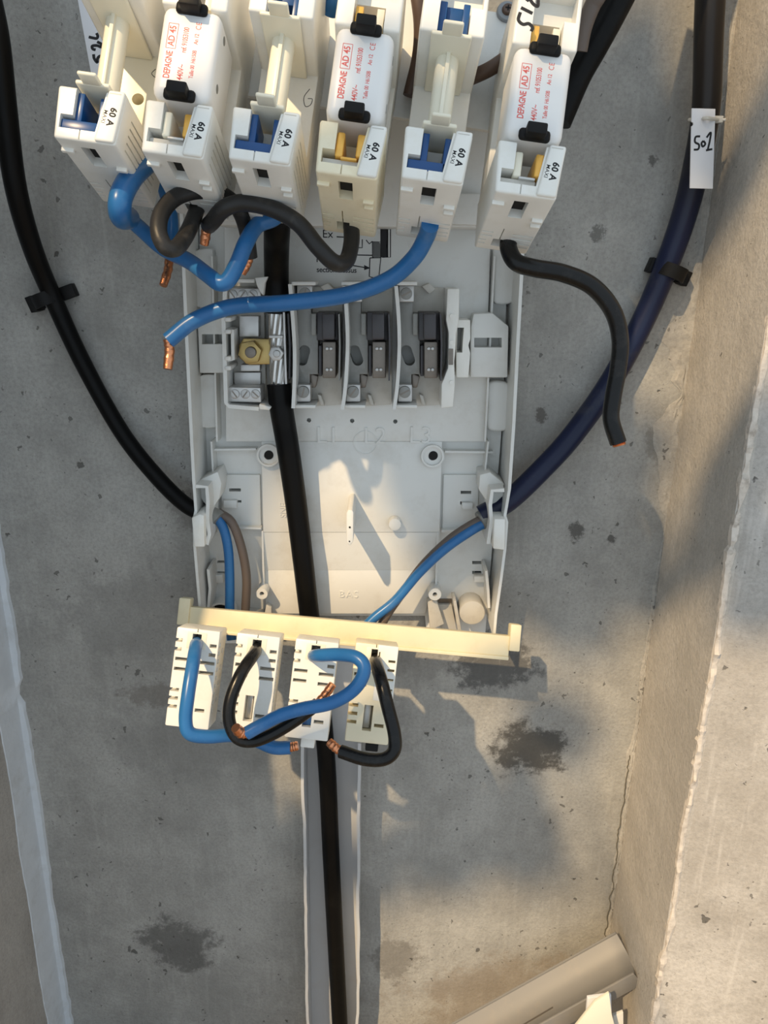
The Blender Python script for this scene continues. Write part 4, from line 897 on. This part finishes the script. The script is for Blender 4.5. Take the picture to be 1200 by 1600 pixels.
def shard(name, pts, h0, h1, material, label):
    mm = MB(); mm.slab(pts, h0, h1, 0.0004); return recenter(put(name, mm, material, label=label, cat='offcut'))
shard('plastic_offcut', [(930, 1566), (952, 1553), (956, 1585), (970, 1640), (905, 1640), (895, 1610)], 0.098, 0.101, 'ivory', 'pointed cream plastic scrap below the trunking offcut')
shard('plastic_offcut', [(918, 1560), (955, 1555), (956, 1590), (925, 1650), (910, 1650)], 0.088, 0.091, 'tag', 'pale grey scrap tucked behind the pointed cream scrap')
shard('plastic_offcut', [(958, 1588), (974, 1582), (975, 1650), (956, 1650)], 0.082, 0.085, 'panel', 'small upright off-white scrap nearest the right wall')

# ------------------------------------------------------------------ foliage added unseen behind the viewer to cast dappled shade on the wall
def shade_foliage():
    rnd = random.Random(4); e = empty('shade_branch_added', Matrix.Translation(W(700, 1300, 0) - SUN*1.3), label='leafy branch added unseen behind the viewer to shade the wall', cat='branch')
    spots = [(760, 1235, 60), (790, 1270, 70), (690, 1290, 80), (840, 1340, 40), (900, 1150, 34), (850, 1130, 40), (760, 1330, 50), (660, 1330, 45), (940, 180, 90), (900, 300, 90), (1000, 330, 70), (1040, 220, 55), (880, 900, 80), (960, 800, 70), (1000, 900, 60), (900, 760, 60), (1010, 700, 40), (920, 960, 40),
             (1150, 380, 45), (1185, 420, 50), (1150, 900, 70), (1130, 960, 60), (1180, 1060, 60), (840, 660, 60), (860, 760, 60), (1020, 450, 40), (520, 1340, 50), (590, 1380, 40),
             (440, 1290, 45), (430, 1330, 60), (440, 1420, 60), (430, 1520, 60), (440, 1600, 60), (680, 800, 60), (730, 760, 60), (740, 860, 60), (700, 900, 40), (640, 720, 45), (360, 820, 70), (340, 920, 70), (420, 700, 60), (340, 700, 60)]
    m = MB(); b = bmesh.new()
    for (x, y, r) in spots:
        base = W(x, y, 0)
        for k in range(10):
            ang = rnd.uniform(0, 6.28); q = math.sqrt(rnd.random())*0.75
            c = W(x + r*q*math.cos(ang), y + r*q*math.sin(ang), 0) - SUN*(1.3+rnd.uniform(-0.12, 0.12))
            a = Vector((rnd.uniform(-1, 1), rnd.uniform(-0.6, 0.6), rnd.uniform(-1, 1))).normalized(); n_ = (-SUN.normalized() + Vector((rnd.uniform(-.5, .5), rnd.uniform(-.5, .5), rnd.uniform(-.5, .5)))).normalized()
            a = (a - n_*a.dot(n_)).normalized(); s_ = a.cross(n_); L_ = r*0.00052*rnd.uniform(0.8, 1.2); w_ = L_*0.5
            vv = [b.verts.new(c + a*L_*p + s_*w_*q2 - n_*0.002*abs(q2)) for p, q2 in ((-1, 0), (-0.5, 0.8), (0.1, 1), (0.6, 0.6), (1, 0), (0.6, -0.6), (0.1, -1), (-0.5, -0.8))]
            b.faces.new(vv)
    m._merge(b); lf = put('shade_leaves', m, 'leaf', e, kind='stuff')
    m = MB(); c0 = W(700, 1600, 0)-SUN*1.3
    m.tube([W(1100, 1700, 0)-SUN*1.32, W(900, 1200, 0)-SUN*1.32, W(950, 700, 0)-SUN*1.31, W(980, 250, 0)-SUN*1.3], 0.004, 8, 6); put('shade_twig', m, 'bark', e)
shade_foliage()
